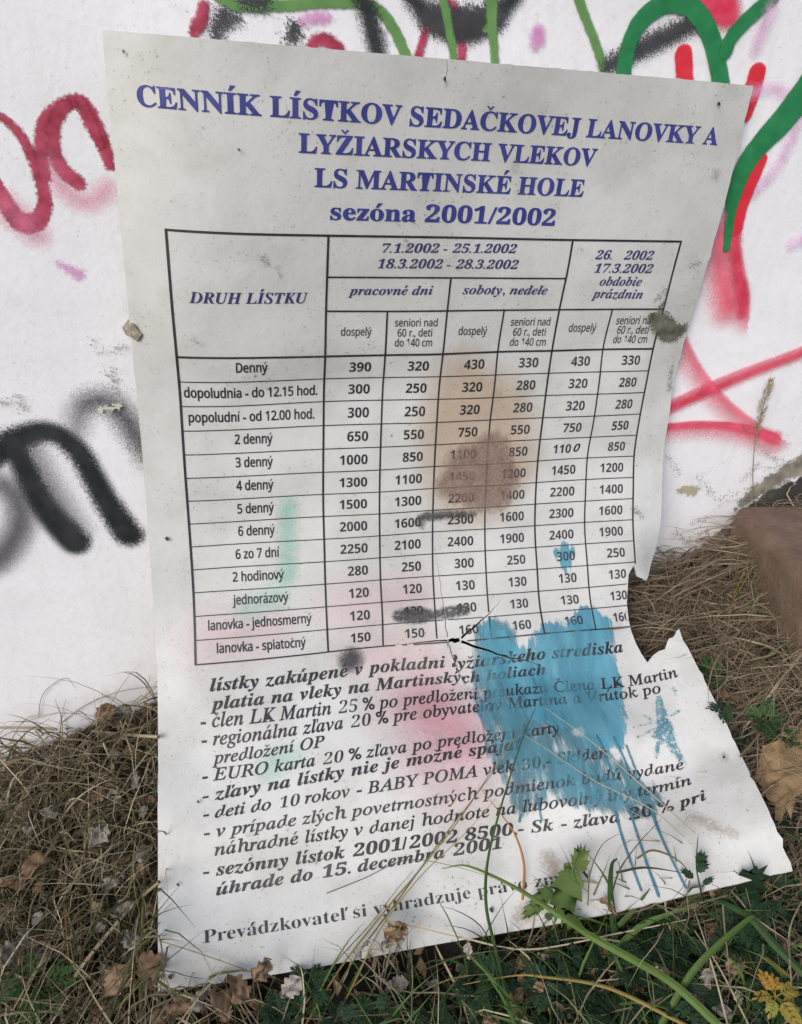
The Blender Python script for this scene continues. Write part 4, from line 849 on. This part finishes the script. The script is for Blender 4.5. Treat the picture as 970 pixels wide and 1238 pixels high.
ST = [
 (LB, [(620, 1237, .03), (600, 1150, .035), (588, 1095, .04), (590, 1040, .035), (606, 975, .03), (633, 890, .02), (648, 856, .015)], .004, .0006, GREEN, 'dark green upright blade reaching furthest up over the blue paint', 'grass blade'),
 (LB, [(366, 1245, .0), (412, 1170, .02), (468, 1098, .03), (505, 1055, .03), (556, 990, .03), (606, 915, .02), (646, 858, .012)], .0022, .0006, OCH, 'long yellowish stalk slanting over the board from the bottom edge to the blue paint', 'grass blade'),
 (LB, [(380, 1245, .0), (425, 1165, .02), (480, 1090, .028), (530, 1020, .03), (575, 962, .03), (618, 905, .02)], .002, .0005, OLIVE, 'olive stalk beside the long yellowish stalk that slants over the board', 'grass blade'),
 (LB, [(400, 1245, .0), (432, 1180, .02), (462, 1120, .03), (508, 1060, .032), (560, 1010, .03), (600, 965, .02)], .002, .0005, OCH, 'shorter yellow stalk in the slanting bundle over the board', 'grass blade'),
 (LB, [(350, 1240, .0), (405, 1165, .02), (450, 1115, .03), (478, 1078, .03), (500, 1052, .03)], .0016, .0005, DRY, 'thin dry stem at the left side of the slanting bundle', 'grass stem'),
 (LB, [(841, 1008, .012), (779, 952, .02), (717, 898, .02), (660, 856, .012)], .0014, .0005, PALE, 'thin pale straw lying across the blue paint drips towards the right corner', 'straw'),
 (LB, [(828, 1012, .012), (784, 976, .02), (717, 943, .02), (660, 905, .016), (632, 888, .012)], .0012, .0005, PALE, 'pale straw just below the other one across the blue paint', 'straw'),
 (LB, [(880, 1250, .03), (815, 1190, .05), (762, 1158, .055), (717, 1133, .055), (673, 1104, .05), (620, 1071, .04), (566, 1047, .02), (535, 1050, .01)], .0085, .0008, BRIGHT, 'broad bright green blade slanting down to the right in front of the board', 'grass blade'),
 (LB, [(840, 1245, .03), (762, 1205, .04), (717, 1189, .04), (660, 1181, .04), (624, 1179, .035), (560, 1190, .02)], .004, .001, OCH, 'ochre blade bending low across the bottom of the picture', 'grass blade'),
 (LB, [(632, 1088, .008), (634, 1046, .015), (624, 1011, .02), (606, 984, .015), (578, 950, .01)], .0034, .0006, ORG, 'curved orange withered blade over the last lines of text', 'grass blade'),
 (LB, [(745, 1150, .02), (741, 1110, .03), (738, 1075, .035), (740, 1046, .03), (746, 1038, .028)], .0075, .002, GREEN, 'upright green blade with a folded tip at the foot of the board', 'grass blade'),
 (LB, [(742, 1150, .02), (775, 1120, .03), (810, 1105, .035), (850, 1092, .03)], .007, .001, GREEN, 'short broad green blade pointing right below the paint drips', 'grass blade'),
 (LB, [(800, 1240, .02), (835, 1180, .04), (868, 1144, .045), (905, 1112, .04), (914, 1108, .038)], .0075, .003, VINE, 'greyish green broad blade rising to the right near the corner of the board', 'grass blade'),
 (LB, [(975, 1180, .02), (935, 1140, .03), (905, 1108, .035), (868, 1090, .03), (840, 1088, .02)], .0085, .002, GREEN, 'dark broad green blade arching from the right edge below the board corner', 'grass blade'),
 (LB, [(748, 1120, .02), (768, 1098, .025), (786, 1074, .025)], .006, .001, GREEN, 'short stiff green blade at the lower end of the paint drips', 'grass blade'),
 (LB, [(711, 1095, .01), (714, 1055, .02), (728, 1022, .025), (748, 1008, .02)], .0016, .0005, OLIVE, 'thin olive blade arching over the board left of the drips', 'grass blade'),
 (LB, [(736, 1100, .01), (748, 1055, .02), (772, 1020, .025), (800, 990, .02)], .0018, .0005, OLIVE, 'thin dark blade arching up across the paint drips', 'grass blade'),
 (LB, [(770, 1038, .015), (790, 1028, .02), (820, 1040, .02), (838, 1062, .012)], .0026, .0006, OLIVE, 'curved blade crossing the paint drips near their lower ends', 'grass blade'),
 (LB, [(745, 1055, .015), (780, 1049, .018), (826, 1055, .015)], .003, .0006, OLIVE, 'flat grey green blade lying level across the paint drips', 'grass blade'),
 (LB, [(192, 1137, .006), (239, 1152, .010), (297, 1172, .008), (330, 1182, .004)], .0016, .0006, TWG, 'thin grey stem lying on the lower left corner of the board', 'stem'),
 (LB, [(395, 1080, .01), (440, 1062, .015), (490, 1040, .018), (540, 1045, .014), (600, 1062, .008)], .0012, .0004, OLIVE, 'hair thin arching stem over the last printed line', 'stem'),
 (LB, [(452, 1110, .01), (500, 1120, .02), (560, 1134, .025), (640, 1148, .03), (750, 1128, .03), (830, 1112, .02)], .0022, .001, DRY, 'long level stem along the lower edge of the board', 'stem'),
 (LB, [(84, 1171, .01), (81, 1124, .02), (76, 1073, .025), (73, 1019, .02)], .0026, .001, ORG, 'orange withered stem standing in the dry grass at the left', 'stem'),
 ('twig', [(55, 1250, .01), (91, 1181, .03), (135, 1124, .035), (169, 1087, .03), (193, 1066, .015)], .0055, .0035, TWG, 'straight pale twig slanting up to the left edge of the board', 'twig'),
 ('twig', [(-10, 880, .005), (55, 881, .006), (111, 884, .008), (150, 888, .012), (192, 891, .012)], .0024, .0042, PALE, 'pale level straw at the foot of the wall left of the board', 'straw'),
 (LB, [(47, 868, .004), (49, 848, .006), (57, 833, .006), (79, 820, .004), (92, 832, .004)], .001, .0005, DRY, 'small hooked stem standing against the white wall at the left', 'stem'),
 (LB, [(74, 874, .004), (98, 856, .008), (124, 843, .010), (155, 834, .010), (190, 830, .006)], .0014, .0006, DRY, 'arching stem against the wall touching the left edge of the board', 'stem'),
 (LB, [(0, 905, .01), (14, 898, .01), (28, 895, .008), (45, 897, .006)], .0012, .0005, DRY, 'short dark stem against the wall at the left edge of the picture', 'stem'),
 (LB, [(0, 938, .02), (70, 937, .03), (140, 941, .03), (190, 940, .02)], .0014, .0008, DRY, 'long level stem across the tangled grass at the left', 'stem'),
 (LB, [(60, 975, .02), (120, 962, .03), (192, 946, .02)], .0012, .0006, DRY, 'thin slanting stem across the grass near the left edge of the board', 'stem'),
 (LB, [(172, 1250, .01), (170, 1170, .03), (174, 1090, .04), (176, 1020, .035)], .005, .002, OLIVE, 'upright olive blade close to the lower left corner of the board', 'grass blade'),
 (LB, [(975, 785, .02), (947, 819, .025), (920, 855, .025), (900, 880, .015)], .0042, .0025, PALE, 'pale thick straw slanting beside the brown stone', 'straw'),
 (LB, [(735, 762, .02), (800, 752, .02), (850, 742, .02), (890, 736, .015)], .002, .001, PALE, 'pale straw crossing the gap in the torn edge', 'straw'),
 (LB, [(768, 752, .01), (785, 762, .012), (800, 763, .012), (818, 755, .01)], .0026, .001, PALE, 'curled pale stem in the gap of the torn edge', 'straw'),
 (LB, [(968, 752, .02), (945, 725, .02), (925, 700, .02), (910, 680, .015)], .0026, .0008, GREEN, 'green blade leaning on the side of the brown stone', 'grass blade'),
 (LB, [(888, 717, .01), (900, 690, .02), (907, 668, .02)], .0026, .0008, OCH, 'short yellow blade in front of the brown stone', 'grass blade'),
 (LB, [(888, 722, .01), (905, 695, .022), (925, 662, .022)], .0022, .0007, OCH, 'longer yellow blade leaning towards the brown stone', 'grass blade'),
 (LB, [(890, 740, .01), (915, 726, .02), (938, 722, .018)], .003, .0008, GREEN, 'short green blade lying below the brown stone', 'grass blade'),
 (LB, [(975, 945, .02), (945, 905, .025), (915, 862, .025), (880, 800, .015)], .0018, .0008, OLIVE, 'long thin olive stem right of the board crossing the tan bark', 'stem'),
 (LB, [(868, 842, .01), (900, 836, .015), (940, 828, .01)], .0016, .0008, PALE, 'thin level straw above the brown leaf right of the board', 'straw'),
 (LB, [(895, 915, .01), (930, 876, .02), (970, 836, .02)], .003, .0015, DRY, 'dry stem slanting up to the right above the tan bark', 'stem'),
 (LB, [(962, 1240, .02), (955, 1160, .03), (956, 1120, .03), (972, 1085, .02)], .0018, .001, PALE, 'white bent straw at the lower right edge of the picture', 'straw'),
 (LB, [(915, 1150, .02), (940, 1170, .025), (958, 1183, .02)], .005, .003, OCH, 'thick yellowish stem piece at the lower right', 'stem'),
 (LB, [(835, 690, .008), (826, 672, .006), (808, 660, .005), (792, 662, .004)], .0014, .0006, GREEN, 'thin green stem curling in front of the wall by the torn edge', 'stem'),
 (LB, [(96, 1180, .01), (98, 1200, .02), (108, 1210, .02), (124, 1209, .012)], .0012, .0008, PALE, 'hair thin pale curved stem below the twig', 'stem'),
 (LB, [(340, 1240, .01), (352, 1205, .02), (368, 1180, .02)], .002, .001, DRY, 'short dry stem under the middle of the lower board edge', 'stem'),
 (LB, [(700, 1235, .02), (690, 1185, .03), (676, 1140, .03), (664, 1100, .02)], .0018, .0008, OLIVE, 'upright thin stem left of the broad green blade', 'stem'),
 (LB, [(880, 1238, .02), (865, 1180, .03), (850, 1130, .03), (838, 1095, .02)], .0022, .001, DRY, 'brown stem standing below the dead leaves near the board corner', 'stem'),
 (LB, [(905, 1238, .02), (870, 1170, .03), (840, 1125, .03)], .0018, .001, PALE, 'pale straw slanting under the greyish green blade', 'straw'),
]
for nm, path, w0, w1, mt, lb, ct in ST: stalk(nm, path, w0*.9, w1, mt, lb, ct, flat=(nm != 'twig'))

# ---- seed head on its stalk against the wall
base = lift_pt(918, 640, .004); sh = empty('seed_head_stalk', base.round(4)); tag(sh, 'dry feathery grass seed head standing against the wall on the right', 'grass seed head')
stalk('stem', [(918, 634, .004), (911, 590, .012), (911, 558, .016), (915, 525, .018), (922, 495, .018), (931, 464, .018)], .0014, .0008, DRY, '', '', parent=sh, flat=False)
vs = []; fs = []; K = spline(np.array([lift_pt(x, y, .018) for x, y in ((915, 524), (919, 502), (926, 480), (932, 461))]), 8)
for i, p in enumerate(K):
    u = i/(len(K)-1); wid = .0055*math.sin(math.pi*min(1, u*.85+.12))
    for k in range(7):
        a = RNG.uniform(0, 6.28); d = np.array([math.cos(a)*.8+.15, math.sin(a)*.6, 1.3]); d /= np.linalg.norm(d); L_ = RNG.uniform(.006, .010); q = p+np.array([math.cos(a), math.sin(a)*.6, 0])*wid*RNG.uniform(.1, 1); sd = np.cross(d, RNG.normal(size=3)); sd /= np.linalg.norm(sd); n0 = len(vs)
        vs += [q, q+d*L_*.4+sd*.0009, q+d*L_, q+d*L_*.4-sd*.0009]; fs += [(n0, n0+1, n0+2, n0+3)]
build('spikelets', np.array(vs), fs, PALE, sh, False, {'tone': np.full(len(vs), .55)})

# ---- dead leaves: crumpled blades with a midrib, cut from a few shared meshes
def crumple(seed, L_=.04, W_=.5, curl=1.0):
    r = np.random.default_rng(seed); nu, nv = 12, 8; V = []; tn = []
    ph = r.uniform(0, 6, 8); cu = r.uniform(.6, 1.6)*curl; tw = r.uniform(-1, 1)
    for i in range(nu+1):
        u = i/nu; w = W_*L_*math.sin(math.pi*u**.8)**.75*(1+.16*math.sin(9*u*3+ph[0])+.10*math.sin(23*u+ph[5]))+.0008
        for j in range(nv+1):
            v = j/nv*2-1; y = w*v*.6; x = L_*u
            z = L_*(.16*cu*math.sin(u*3.1)+.22*cu*v*v*(.4+.6*math.sin(u*5+ph[1]))+.055*math.sin(u*13+ph[2]+v*3)+.05*math.sin(v*9+ph[3]+u*4)+.02*math.sin(v*19+u*17+ph[4])-.03*math.exp(-(v*5)**2))
            a = tw*u*1.3; V.append((x, y*math.cos(a)-z*math.sin(a), y*math.sin(a)+z*math.cos(a))); tn.append(.35+.3*math.exp(-(v*6)**2)+.15*math.sin(u*20+v*6))
    V = np.array(V); 
    f = [(i*(nv+1)+j, i*(nv+1)+j+1, (i+1)*(nv+1)+j+1, (i+1)*(nv+1)+j) for i in range(nu) for j in range(nv)]
    # stalk
    n0 = len(V); c0 = V[nv//2]; V = np.vstack([V, [c0+(0, .0006, 0), c0-(0, .0006, 0), c0+(-L_*.35, .0003, L_*.05), c0+(-L_*.35, -.0003, L_*.05)]]); f.append((n0, n0+1, n0+3, n0+2))
    return V, f, np.array(tn+[.2]*4)
LM = {}
for kind, mt in (('grey', LGREY), ('brown', LBRN)):
    LM[kind] = [mesh_data('dead_leaf', *crumple(sd_+(50 if kind == 'brown' else 0), .036, .62, .8)[:2], mt, True, {'tone': crumple(sd_+(50 if kind == 'brown' else 0), .036, .62, .8)[2]}) for sd_ in range(6)]
from mathutils import Euler
def dead_leaf(px, py, size, kind, label, group=None, h=.025, rot=None, k=None):
    P = lift_pt(px, py, h); o = bpy.data.objects.new('dead_leaf', LM[kind][int(RNG.integers(6)) if k is None else k]); s_ = size/36.0*.74
    o.scale = (s_, s_, s_); o.rotation_euler = rot or Euler((RNG.uniform(-.5, .9), RNG.uniform(-.5, .5), RNG.uniform(0, 6.28))); o.location = P-np.array(o.rotation_euler.to_matrix() @ Vector((.018*s_, 0, 0)))
    tag(o, label, 'dead leaf', group); return link(o)
named = [(118, 1010, 44, 'grey', 'largest pale grey crumpled leaf in the grass left of the board'), (57, 918, 34, 'grey', 'grey curled leaf in the grass just below the wall at the left'), (60, 978, 36, 'grey', 'curled grey leaf with a dark hollow, left of the largest pale leaf'),
 (36, 1000, 28, 'grey', 'pale flat leaf near the left edge of the picture'), (138, 1068, 38, 'grey', 'grey folded leaf above the slanting twig'), (155, 1098, 36, 'grey', 'grey leaf touching the upper side of the slanting twig'), (158, 1138, 36, 'grey', 'ribbed pale leaf just below the slanting twig'),
 (128, 862, 44, 'brown', 'brown grey crumpled leaf standing against the wall left of the board'), (172, 1030, 34, 'grey', 'grey leaf beside the left edge of the board'), (30, 1135, 42, 'grey', 'grey leaf above the green herb at the lower left'), (12, 1150, 44, 'grey', 'long grey leaf at the left edge above the green herb'),
 (145, 1185, 52, 'brown', 'large tan crumpled leaf at the lower left corner of the board'), (183, 1165, 46, 'brown', 'tan leaf tucked beside the lower left corner of the board'), (45, 1050, 56, 'brown', 'long feathery brown leaf in the grass at the left'), (6, 1070, 44, 'brown', 'orange brown leaf cut by the left edge of the picture'),
 (262, 1215, 46, 'brown', 'tan leaf below the lower left board edge'), (286, 1196, 44, 'brown', 'orange brown pointed leaf below the lower board edge'), (314, 1172, 38, 'brown', 'small brown leaf sticking up over the lower board edge'), (215, 1222, 46, 'brown', 'brown leaf at the bottom edge below the board corner'), (240, 1205, 38, 'grey', 'grey folded leaf under the board edge'),
 (352, 1195, 36, 'grey', 'grey crumpled leaf below the middle of the board'), (440, 1150, 34, 'grey', 'grey leaf caught in the slanting bundle of stalks'), (478, 1128, 38, 'brown', 'brown crumpled leaves on the lower board edge beside the bundle'), (866, 1078, 44, 'brown', 'dark brown withered leaf on the board near its lower right'), (925, 1080, 44, 'brown', 'dark withered leaf below the right corner of the board'),
 (882, 845, 48, 'brown', 'wide brown leaf beside the right edge of the board'), (568, 1150, 22, 'grey', 'tiny pale leaf scrap under the board edge'), (735, 1098, 30, 'brown', 'brown dry tuft of leaf at the lower end of the first drip')]
for px, py, sz, kd, lb in named:
    dead_leaf(px, py, sz, kd, lb, h=.012 if py < 880 or (px > 400 and py < 1100) else .04)
for k in range(46):
    while True:
        px, py = RNG.uniform(0, 192), RNG.uniform(905, 1235)
        if min((px-a)**2+(py-b)**2 for a, b, *_ in named) > 300: break
    kd = 'grey' if RNG.random() < .5 else 'brown'; ps = 'near the wall' if py < 980 else 'beside the board edge' if px > 110 else 'towards the left edge of the picture' if py < 1110 else 'around the ferny herb'
    dead_leaf(px, py, RNG.uniform(18, 34), kd, 'small '+kd+' dead leaf in the dry grass '+ps, 'small '+kd+' dead leaves '+ps, h=RNG.uniform(.005, .03))
def off_board(lo, hi, y0, y1):
    while True:
        px, py = RNG.uniform(lo, hi), RNG.uniform(y0, y1)
        if not in_poly(np.array([on_board(px, py-14)]), outline)[0]: return px, py
for k in range(34):
    kd = 'grey' if RNG.random() < .3 else 'brown'; q_ = off_board(200, 960, 1120, 1238); ps = 'below the lower left half of the board edge' if q_[0] < 480 else 'around the slanting green blade' if q_[0] < 760 else 'below the right corner of the board'
    dead_leaf(*q_, RNG.uniform(16, 30), kd, 'small '+kd+' dead leaf '+ps, 'small '+kd+' dead leaves '+ps, h=RNG.uniform(.0, .015))

# ---- herbs: divided leaves, each leaf a part
def divided(seed, L_, pairs=4, lobes=True):
    r = np.random.default_rng(seed); V = []; F_ = []
    def leafl(p, ang, ln, wd):
        n0 = len(V); d = np.array([math.cos(ang), math.sin(ang)]); s = np.array([-d[1], d[0]]); zz = r.uniform(-.1, .25)
        for a, b in ((0, 0), (.22, .28), (.5, .34), (.62, .52), (.78, .26), (1, 0), (.78, -.26), (.62, -.52), (.5, -.34), (.22, -.28)):
            q = p+d*ln*a+s*wd*b; V.append((q[0], q[1], ln*zz*a*a+abs(b)*.1*ln-.9*(q[0]**2)/L_*.5))
        V.append(tuple(np.append(p+d*ln*.5, -.9*((p+d*ln*.5)[0]**2)/L_*.5-.03*ln))); c = n0+10
        for k in range(10): F_.append((n0+k, n0+(k+1) % 10, c))
    for i in range(pairs):
        u = .3+.6*i/pairs; ln = L_*.42*(1-.45*abs(u-.45)); p = np.array([L_*u, 0])
        for sg in (-1, 1):
            an = sg*r.uniform(.8, 1.05); leafl(p, an, ln, ln*.5)
            if lobes:
                q = p+np.array([math.cos(an), math.sin(an)])*ln*.45
                leafl(q, an+sg*.6, ln*.42, ln*.26); leafl(q, an-sg*.7, ln*.42, ln*.26)
    leafl(np.array([L_*.85, 0]), 0, L_*.32, L_*.18)
    n0 = len(V); z = lambda x: -.45*x*x/L_
    for i in range(7): x = L_*.9*i/6; V += [(x, .0006, z(x)), (x, -.0006, z(x)), (x, 0, z(x)-.0009)]
    for i in range(6):
        a = n0+3*i
        for j in range(3): F_.append((a+j, a+(j+1) % 3, a+3+(j+1) % 3, a+3+j))
    return np.array(V), F_
HM = {}
def leafmesh(mt, seed, L_, pairs=4):
    k = (mt.name, seed, L_, pairs)
    if k not in HM:
        V, f = divided(seed, L_, pairs); HM[k] = mesh_data('leaf', V, f, mt, True, {'tone': np.full(len(V), .3+.1*seed)})
    return HM[k]
def herb(px, py, n, L_, mt, label, group=None, h=.0, name='herb_plant', cat='plant', el0=(.25, .9)):
    P = lift_pt(px, py, h); o = empty(name, P.round(4)); tag(o, label, cat, group)
    for k in range(n):
        c = bpy.data.objects.new('leaf', leafmesh(mt, k % 3, L_)); link(c, o); s_ = RNG.uniform(.7, 1.1); c.scale = (s_,)*3
        c.rotation_euler = Euler((RNG.uniform(-.3, .3), -RNG.uniform(*el0), k/n*6.283+RNG.uniform(-.3, .3)), 'XYZ')
    return o
herb(44, 1190, 7, .040, HERB, 'bright green ferny herb in the lower left corner', h=.03); herb(30, 1236, 5, .034, HERB, 'green herb cut by the bottom edge under the ferny herb', h=.02)
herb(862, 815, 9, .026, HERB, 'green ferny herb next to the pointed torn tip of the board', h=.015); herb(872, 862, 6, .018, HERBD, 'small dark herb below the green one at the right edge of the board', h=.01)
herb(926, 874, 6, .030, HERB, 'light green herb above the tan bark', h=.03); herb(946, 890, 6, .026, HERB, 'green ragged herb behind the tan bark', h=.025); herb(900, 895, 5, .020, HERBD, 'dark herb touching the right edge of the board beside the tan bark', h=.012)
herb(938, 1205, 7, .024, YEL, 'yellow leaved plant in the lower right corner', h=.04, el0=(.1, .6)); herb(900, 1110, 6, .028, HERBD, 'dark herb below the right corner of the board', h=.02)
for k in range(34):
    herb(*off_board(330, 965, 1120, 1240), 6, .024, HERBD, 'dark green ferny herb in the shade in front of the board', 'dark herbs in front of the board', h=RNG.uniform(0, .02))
for x, y in ((855, 775), (900, 770), (935, 790), (880, 805), (955, 850), (960, 1000), (950, 1060), (915, 690)): herb(x, y, 5, .018, HERBD, 'small dark herb in the thatch right of the board', 'small herbs in the thatch', h=.008)

# ---- climbing sprig with ragged leaves over the last line of text
def ragged(seed, L_, W_):
    r = np.random.default_rng(seed); n = 22; pts = []
    for k in range(n):
        a = k/n*6.283; rad = (1+(.28 if k % 2 else -.1)*r.uniform(.6, 1.2)); x = .5-.5*math.cos(a); pts.append((x*L_*rad if 0 < x < 1 else x*L_, .5*W_*math.sin(a)*rad*(1.15-.5*x), L_*(.05*math.sin(k)+.12*math.sin(a)**2)-.25*L_*x*x))
    pts = np.array(pts); mid = np.array([(L_*u, 0, -.02*L_-.25*L_*u*u) for u in (.2, .5, .8)]); V = np.vstack([pts, mid]); f = []
    for k in range(n):
        a = (k+.5)/n; c = n+(0 if pts[k][0] < .35*L_ else 1 if pts[k][0] < .68*L_ else 2); c2 = n+(0 if pts[(k+1) % n][0] < .35*L_ else 1 if pts[(k+1) % n][0] < .68*L_ else 2)
        f.append((k, (k+1) % n, c2) if c == c2 else (k, (k+1) % n, c2, c))
    return V, f
def sprig(leaves, stem, mt, label, name='leafy_sprig', cat='plant'):
    K = [lift_pt(*p) for p in stem]; o = empty(name, K[0].round(4)); tag(o, label, cat)
    stalk('stem', stem, .0016, .0008, mt, '', '', parent=o, flat=False)
    for i, (x0, y0, x1, y1, w, h) in enumerate(leaves):
        a = lift_pt(x0, y0, h); b = lift_pt(x1, y1, h); d = b-a; L_ = np.linalg.norm(d); d /= L_; vw = (CAM-a)/np.linalg.norm(CAM-a); vw = vw+RNG.normal(0, .25, 3); sd = np.cross(vw, d); sd /= np.linalg.norm(sd); nn = np.cross(d, sd)
        V, f = ragged(i+3, L_, L_*w); V = a+V[:, :1]*d+V[:, 1:2]*sd+V[:, 2:]*nn; build('leaf', V, f, mt, o, True, {'tone': np.full(len(V), RNG.random())})
    return o
sprig([(699, 1055, 704, 1022, .62, .03), (694, 1052, 676, 1108, .62, .03), (682, 1050, 690, 1046, 1.2, .03), (690, 1098, 698, 1132, .55, .025), (668, 1075, 645, 1092, .6, .02), (660, 1090, 632, 1106, .5, .015), (662, 1112, 664, 1104, 1.2, .012)],
      [(708, 1112, .008), (700, 1075, .02), (694, 1050, .03), (704, 1024, .03)], VINE, 'sprig with ragged olive green leaves hiding the end of the last printed line')
sprig([(846, 1048, 850, 1030, .8, .02), (838, 1062, 824, 1050, .6, .02), (842, 1052, 856, 1044, .7, .02), (850, 1068, 862, 1062, .6, .018), (836, 1072, 846, 1086, .7, .012), (860, 1082, 880, 1074, .6, .012)],
      [(852, 1098, .006), (846, 1070, .015), (842, 1045, .02), (844, 1012, .018)], HERBD, 'dark leafy sprig climbing over the board near its lower right')
sprig([(895, 1078, 915, 1060, .7, .02), (905, 1090, 932, 1072, .7, .02), (890, 1088, 872, 1075, .7, .02), (935, 1070, 955, 1056, .7, .025), (925, 1095, 950, 1098, .7, .02), (885, 1100, 868, 1108, .6, .015)],
      [(900, 1125, .0), (902, 1098, .01), (915, 1075, .015), (930, 1058, .02)], HERBD, 'dark ragged leaves crowding the right corner of the board')

# ---- brown stone block
m = NT('brown_sandstone'); co = m.coord()
c = m.crv(m.noise(co, 22, 7, .65), [(.3, (.11, .07, .05)), (.5, (.16, .105, .075)), (.72, (.21, .145, .105))])
c = m.mix(m.math('MULTIPLY', m.ramp(m.noise(co, 260, 3), .55, .7), .4), c, (.07, .05, .04)); c = m.mix(m.math('MULTIPLY', m.ramp(m.noise(co, 12, 4), .5, .68), .35), c, (.09, .095, .04))
m.set(Base_Color=c, Roughness=.93); m.bump(m.math('ADD', m.noise(co, 170, 7, .7), m.math('MULTIPLY', m.noise(co, 26, 5, .6), 2.0)), .8, .005)
import bmesh
c0 = (893, 645)
sb = bmesh.new(); bmesh.ops.create_cube(sb, size=1.0)
for v in sb.verts: v.co = Vector((v.co.x*.36, v.co.y*.23, v.co.z*.12))
bmesh.ops.bevel(sb, geom=sb.edges[:], offset=.020, segments=4, profile=.55, affect='EDGES'); bmesh.ops.triangulate(sb, faces=[f for f in sb.faces if len(f.verts) > 4])
bmesh.ops.subdivide_edges(sb, edges=[e for e in sb.edges if e.calc_length() > .05], cuts=5, use_grid_fill=True)
V = np.array([v.co[:] for v in sb.verts]); f = [tuple(v.index for v in fc.verts) for fc in sb.faces]; sb.free()
V *= (1+.010*vnoise(V[:, 0]*12, V[:, 1]*12, V[:, 2]*12, 9)+.003*vnoise(V[:, 0]*50, V[:, 1]*50, V[:, 2]*50, 10))[:, None]
so_ = bpy.data.objects.new('stone_block', mesh_data('stone_block', V, f, m.m, True)); so_.location = STONE_LOC; so_.rotation_euler = STONE_ROT
tag(link(so_), 'rounded brown stone block lying at the foot of the wall on the right', 'stone')

# ---- tan bark
m = NT('tan_rotten_bark'); co = m.coord()
c = m.crv(m.noise(m.n('Mapping', {'Vector': co, 'Scale': (1, 1, .3)}).outputs[0], 60, 6, .65), [(.3, (.14, .085, .035)), (.5, (.30, .20, .10)), (.75, (.40, .29, .16))]); m.set(Base_Color=c, Roughness=.9); m.bump(m.noise(m.n('Mapping', {'Vector': co, 'Scale': (1, .4, .2)}).outputs[0], 240, 7, .7), .9, .003)
def slab(name, px, h, th, mat, label, cat, bend=.0):
    K = np.array([lift_pt(x, y, h+dh) for x, y, dh in px]); cc = K.mean(0); n = len(K); nn = np.cross(K[1]-K[0], K[n//2]-K[0]); nn /= np.linalg.norm(nn); nn *= np.sign((CAM-cc)@nn)
    rings = []; 
    for s_ in (1, .7, .35): rings.append(cc+(K-cc)*s_+nn*bend*(1-s_*s_)+nn*RNG.normal(0, th*.22, (n, 1))*(s_ < 1))
    V = np.vstack(rings+[cc[None]+nn*bend, rings[0]-nn*th]); f = []
    for a in (0, 1):
        for k in range(n): f.append((a*n+k, a*n+(k+1) % n, (a+1)*n+(k+1) % n, (a+1)*n+k))
    for k in range(n): f.append((2*n+k, 2*n+(k+1) % n, 3*n)); f.append(((k+1) % n, k, 3*n+1+k, 3*n+1+(k+1) % n))
    f.append(tuple(3*n+1+k for k in range(n)))
    o = build(name, V, f, mat, None, True, loc=cc.round(4)); o.data.set_sharp_from_angle(angle=math.radians(40)); return tag(o, label, cat)
slab('bark_piece', [(922, 902, 0), (940, 895, .004), (952, 876, .004), (972, 880, 0), (990, 905, 0), (985, 950, 0), (962, 962, 0), (956, 990, 0), (950, 974, 0), (944, 992, 0), (937, 990, 0), (938, 972, 0), (928, 966, 0), (921, 951, 0), (912, 941, 0), (917, 922, 0)], .03, .003, m.m, 'flat tan piece of rotten bark right of the board', 'bark', bend=.001)
m = NT('grey_dry_flake'); m.set(Base_Color=m.crv(m.noise(m.coord(), 120, 5), [(.3, (.16, .14, .10)), (.7, (.34, .31, .25))]), Roughness=.9); m.bump(m.noise(m.coord(), 300, 4), .5, .001)
slab('dry_flake', [(148, 396, 0), (155, 386, .002), (161, 392, .003), (166, 399, 0), (171, 404, 0), (166, 413, .001), (160, 408, .002), (152, 405, 0)], .004, .0016, m.m, 'small grey brown flake stuck on the left edge of the board', 'debris', bend=.003)
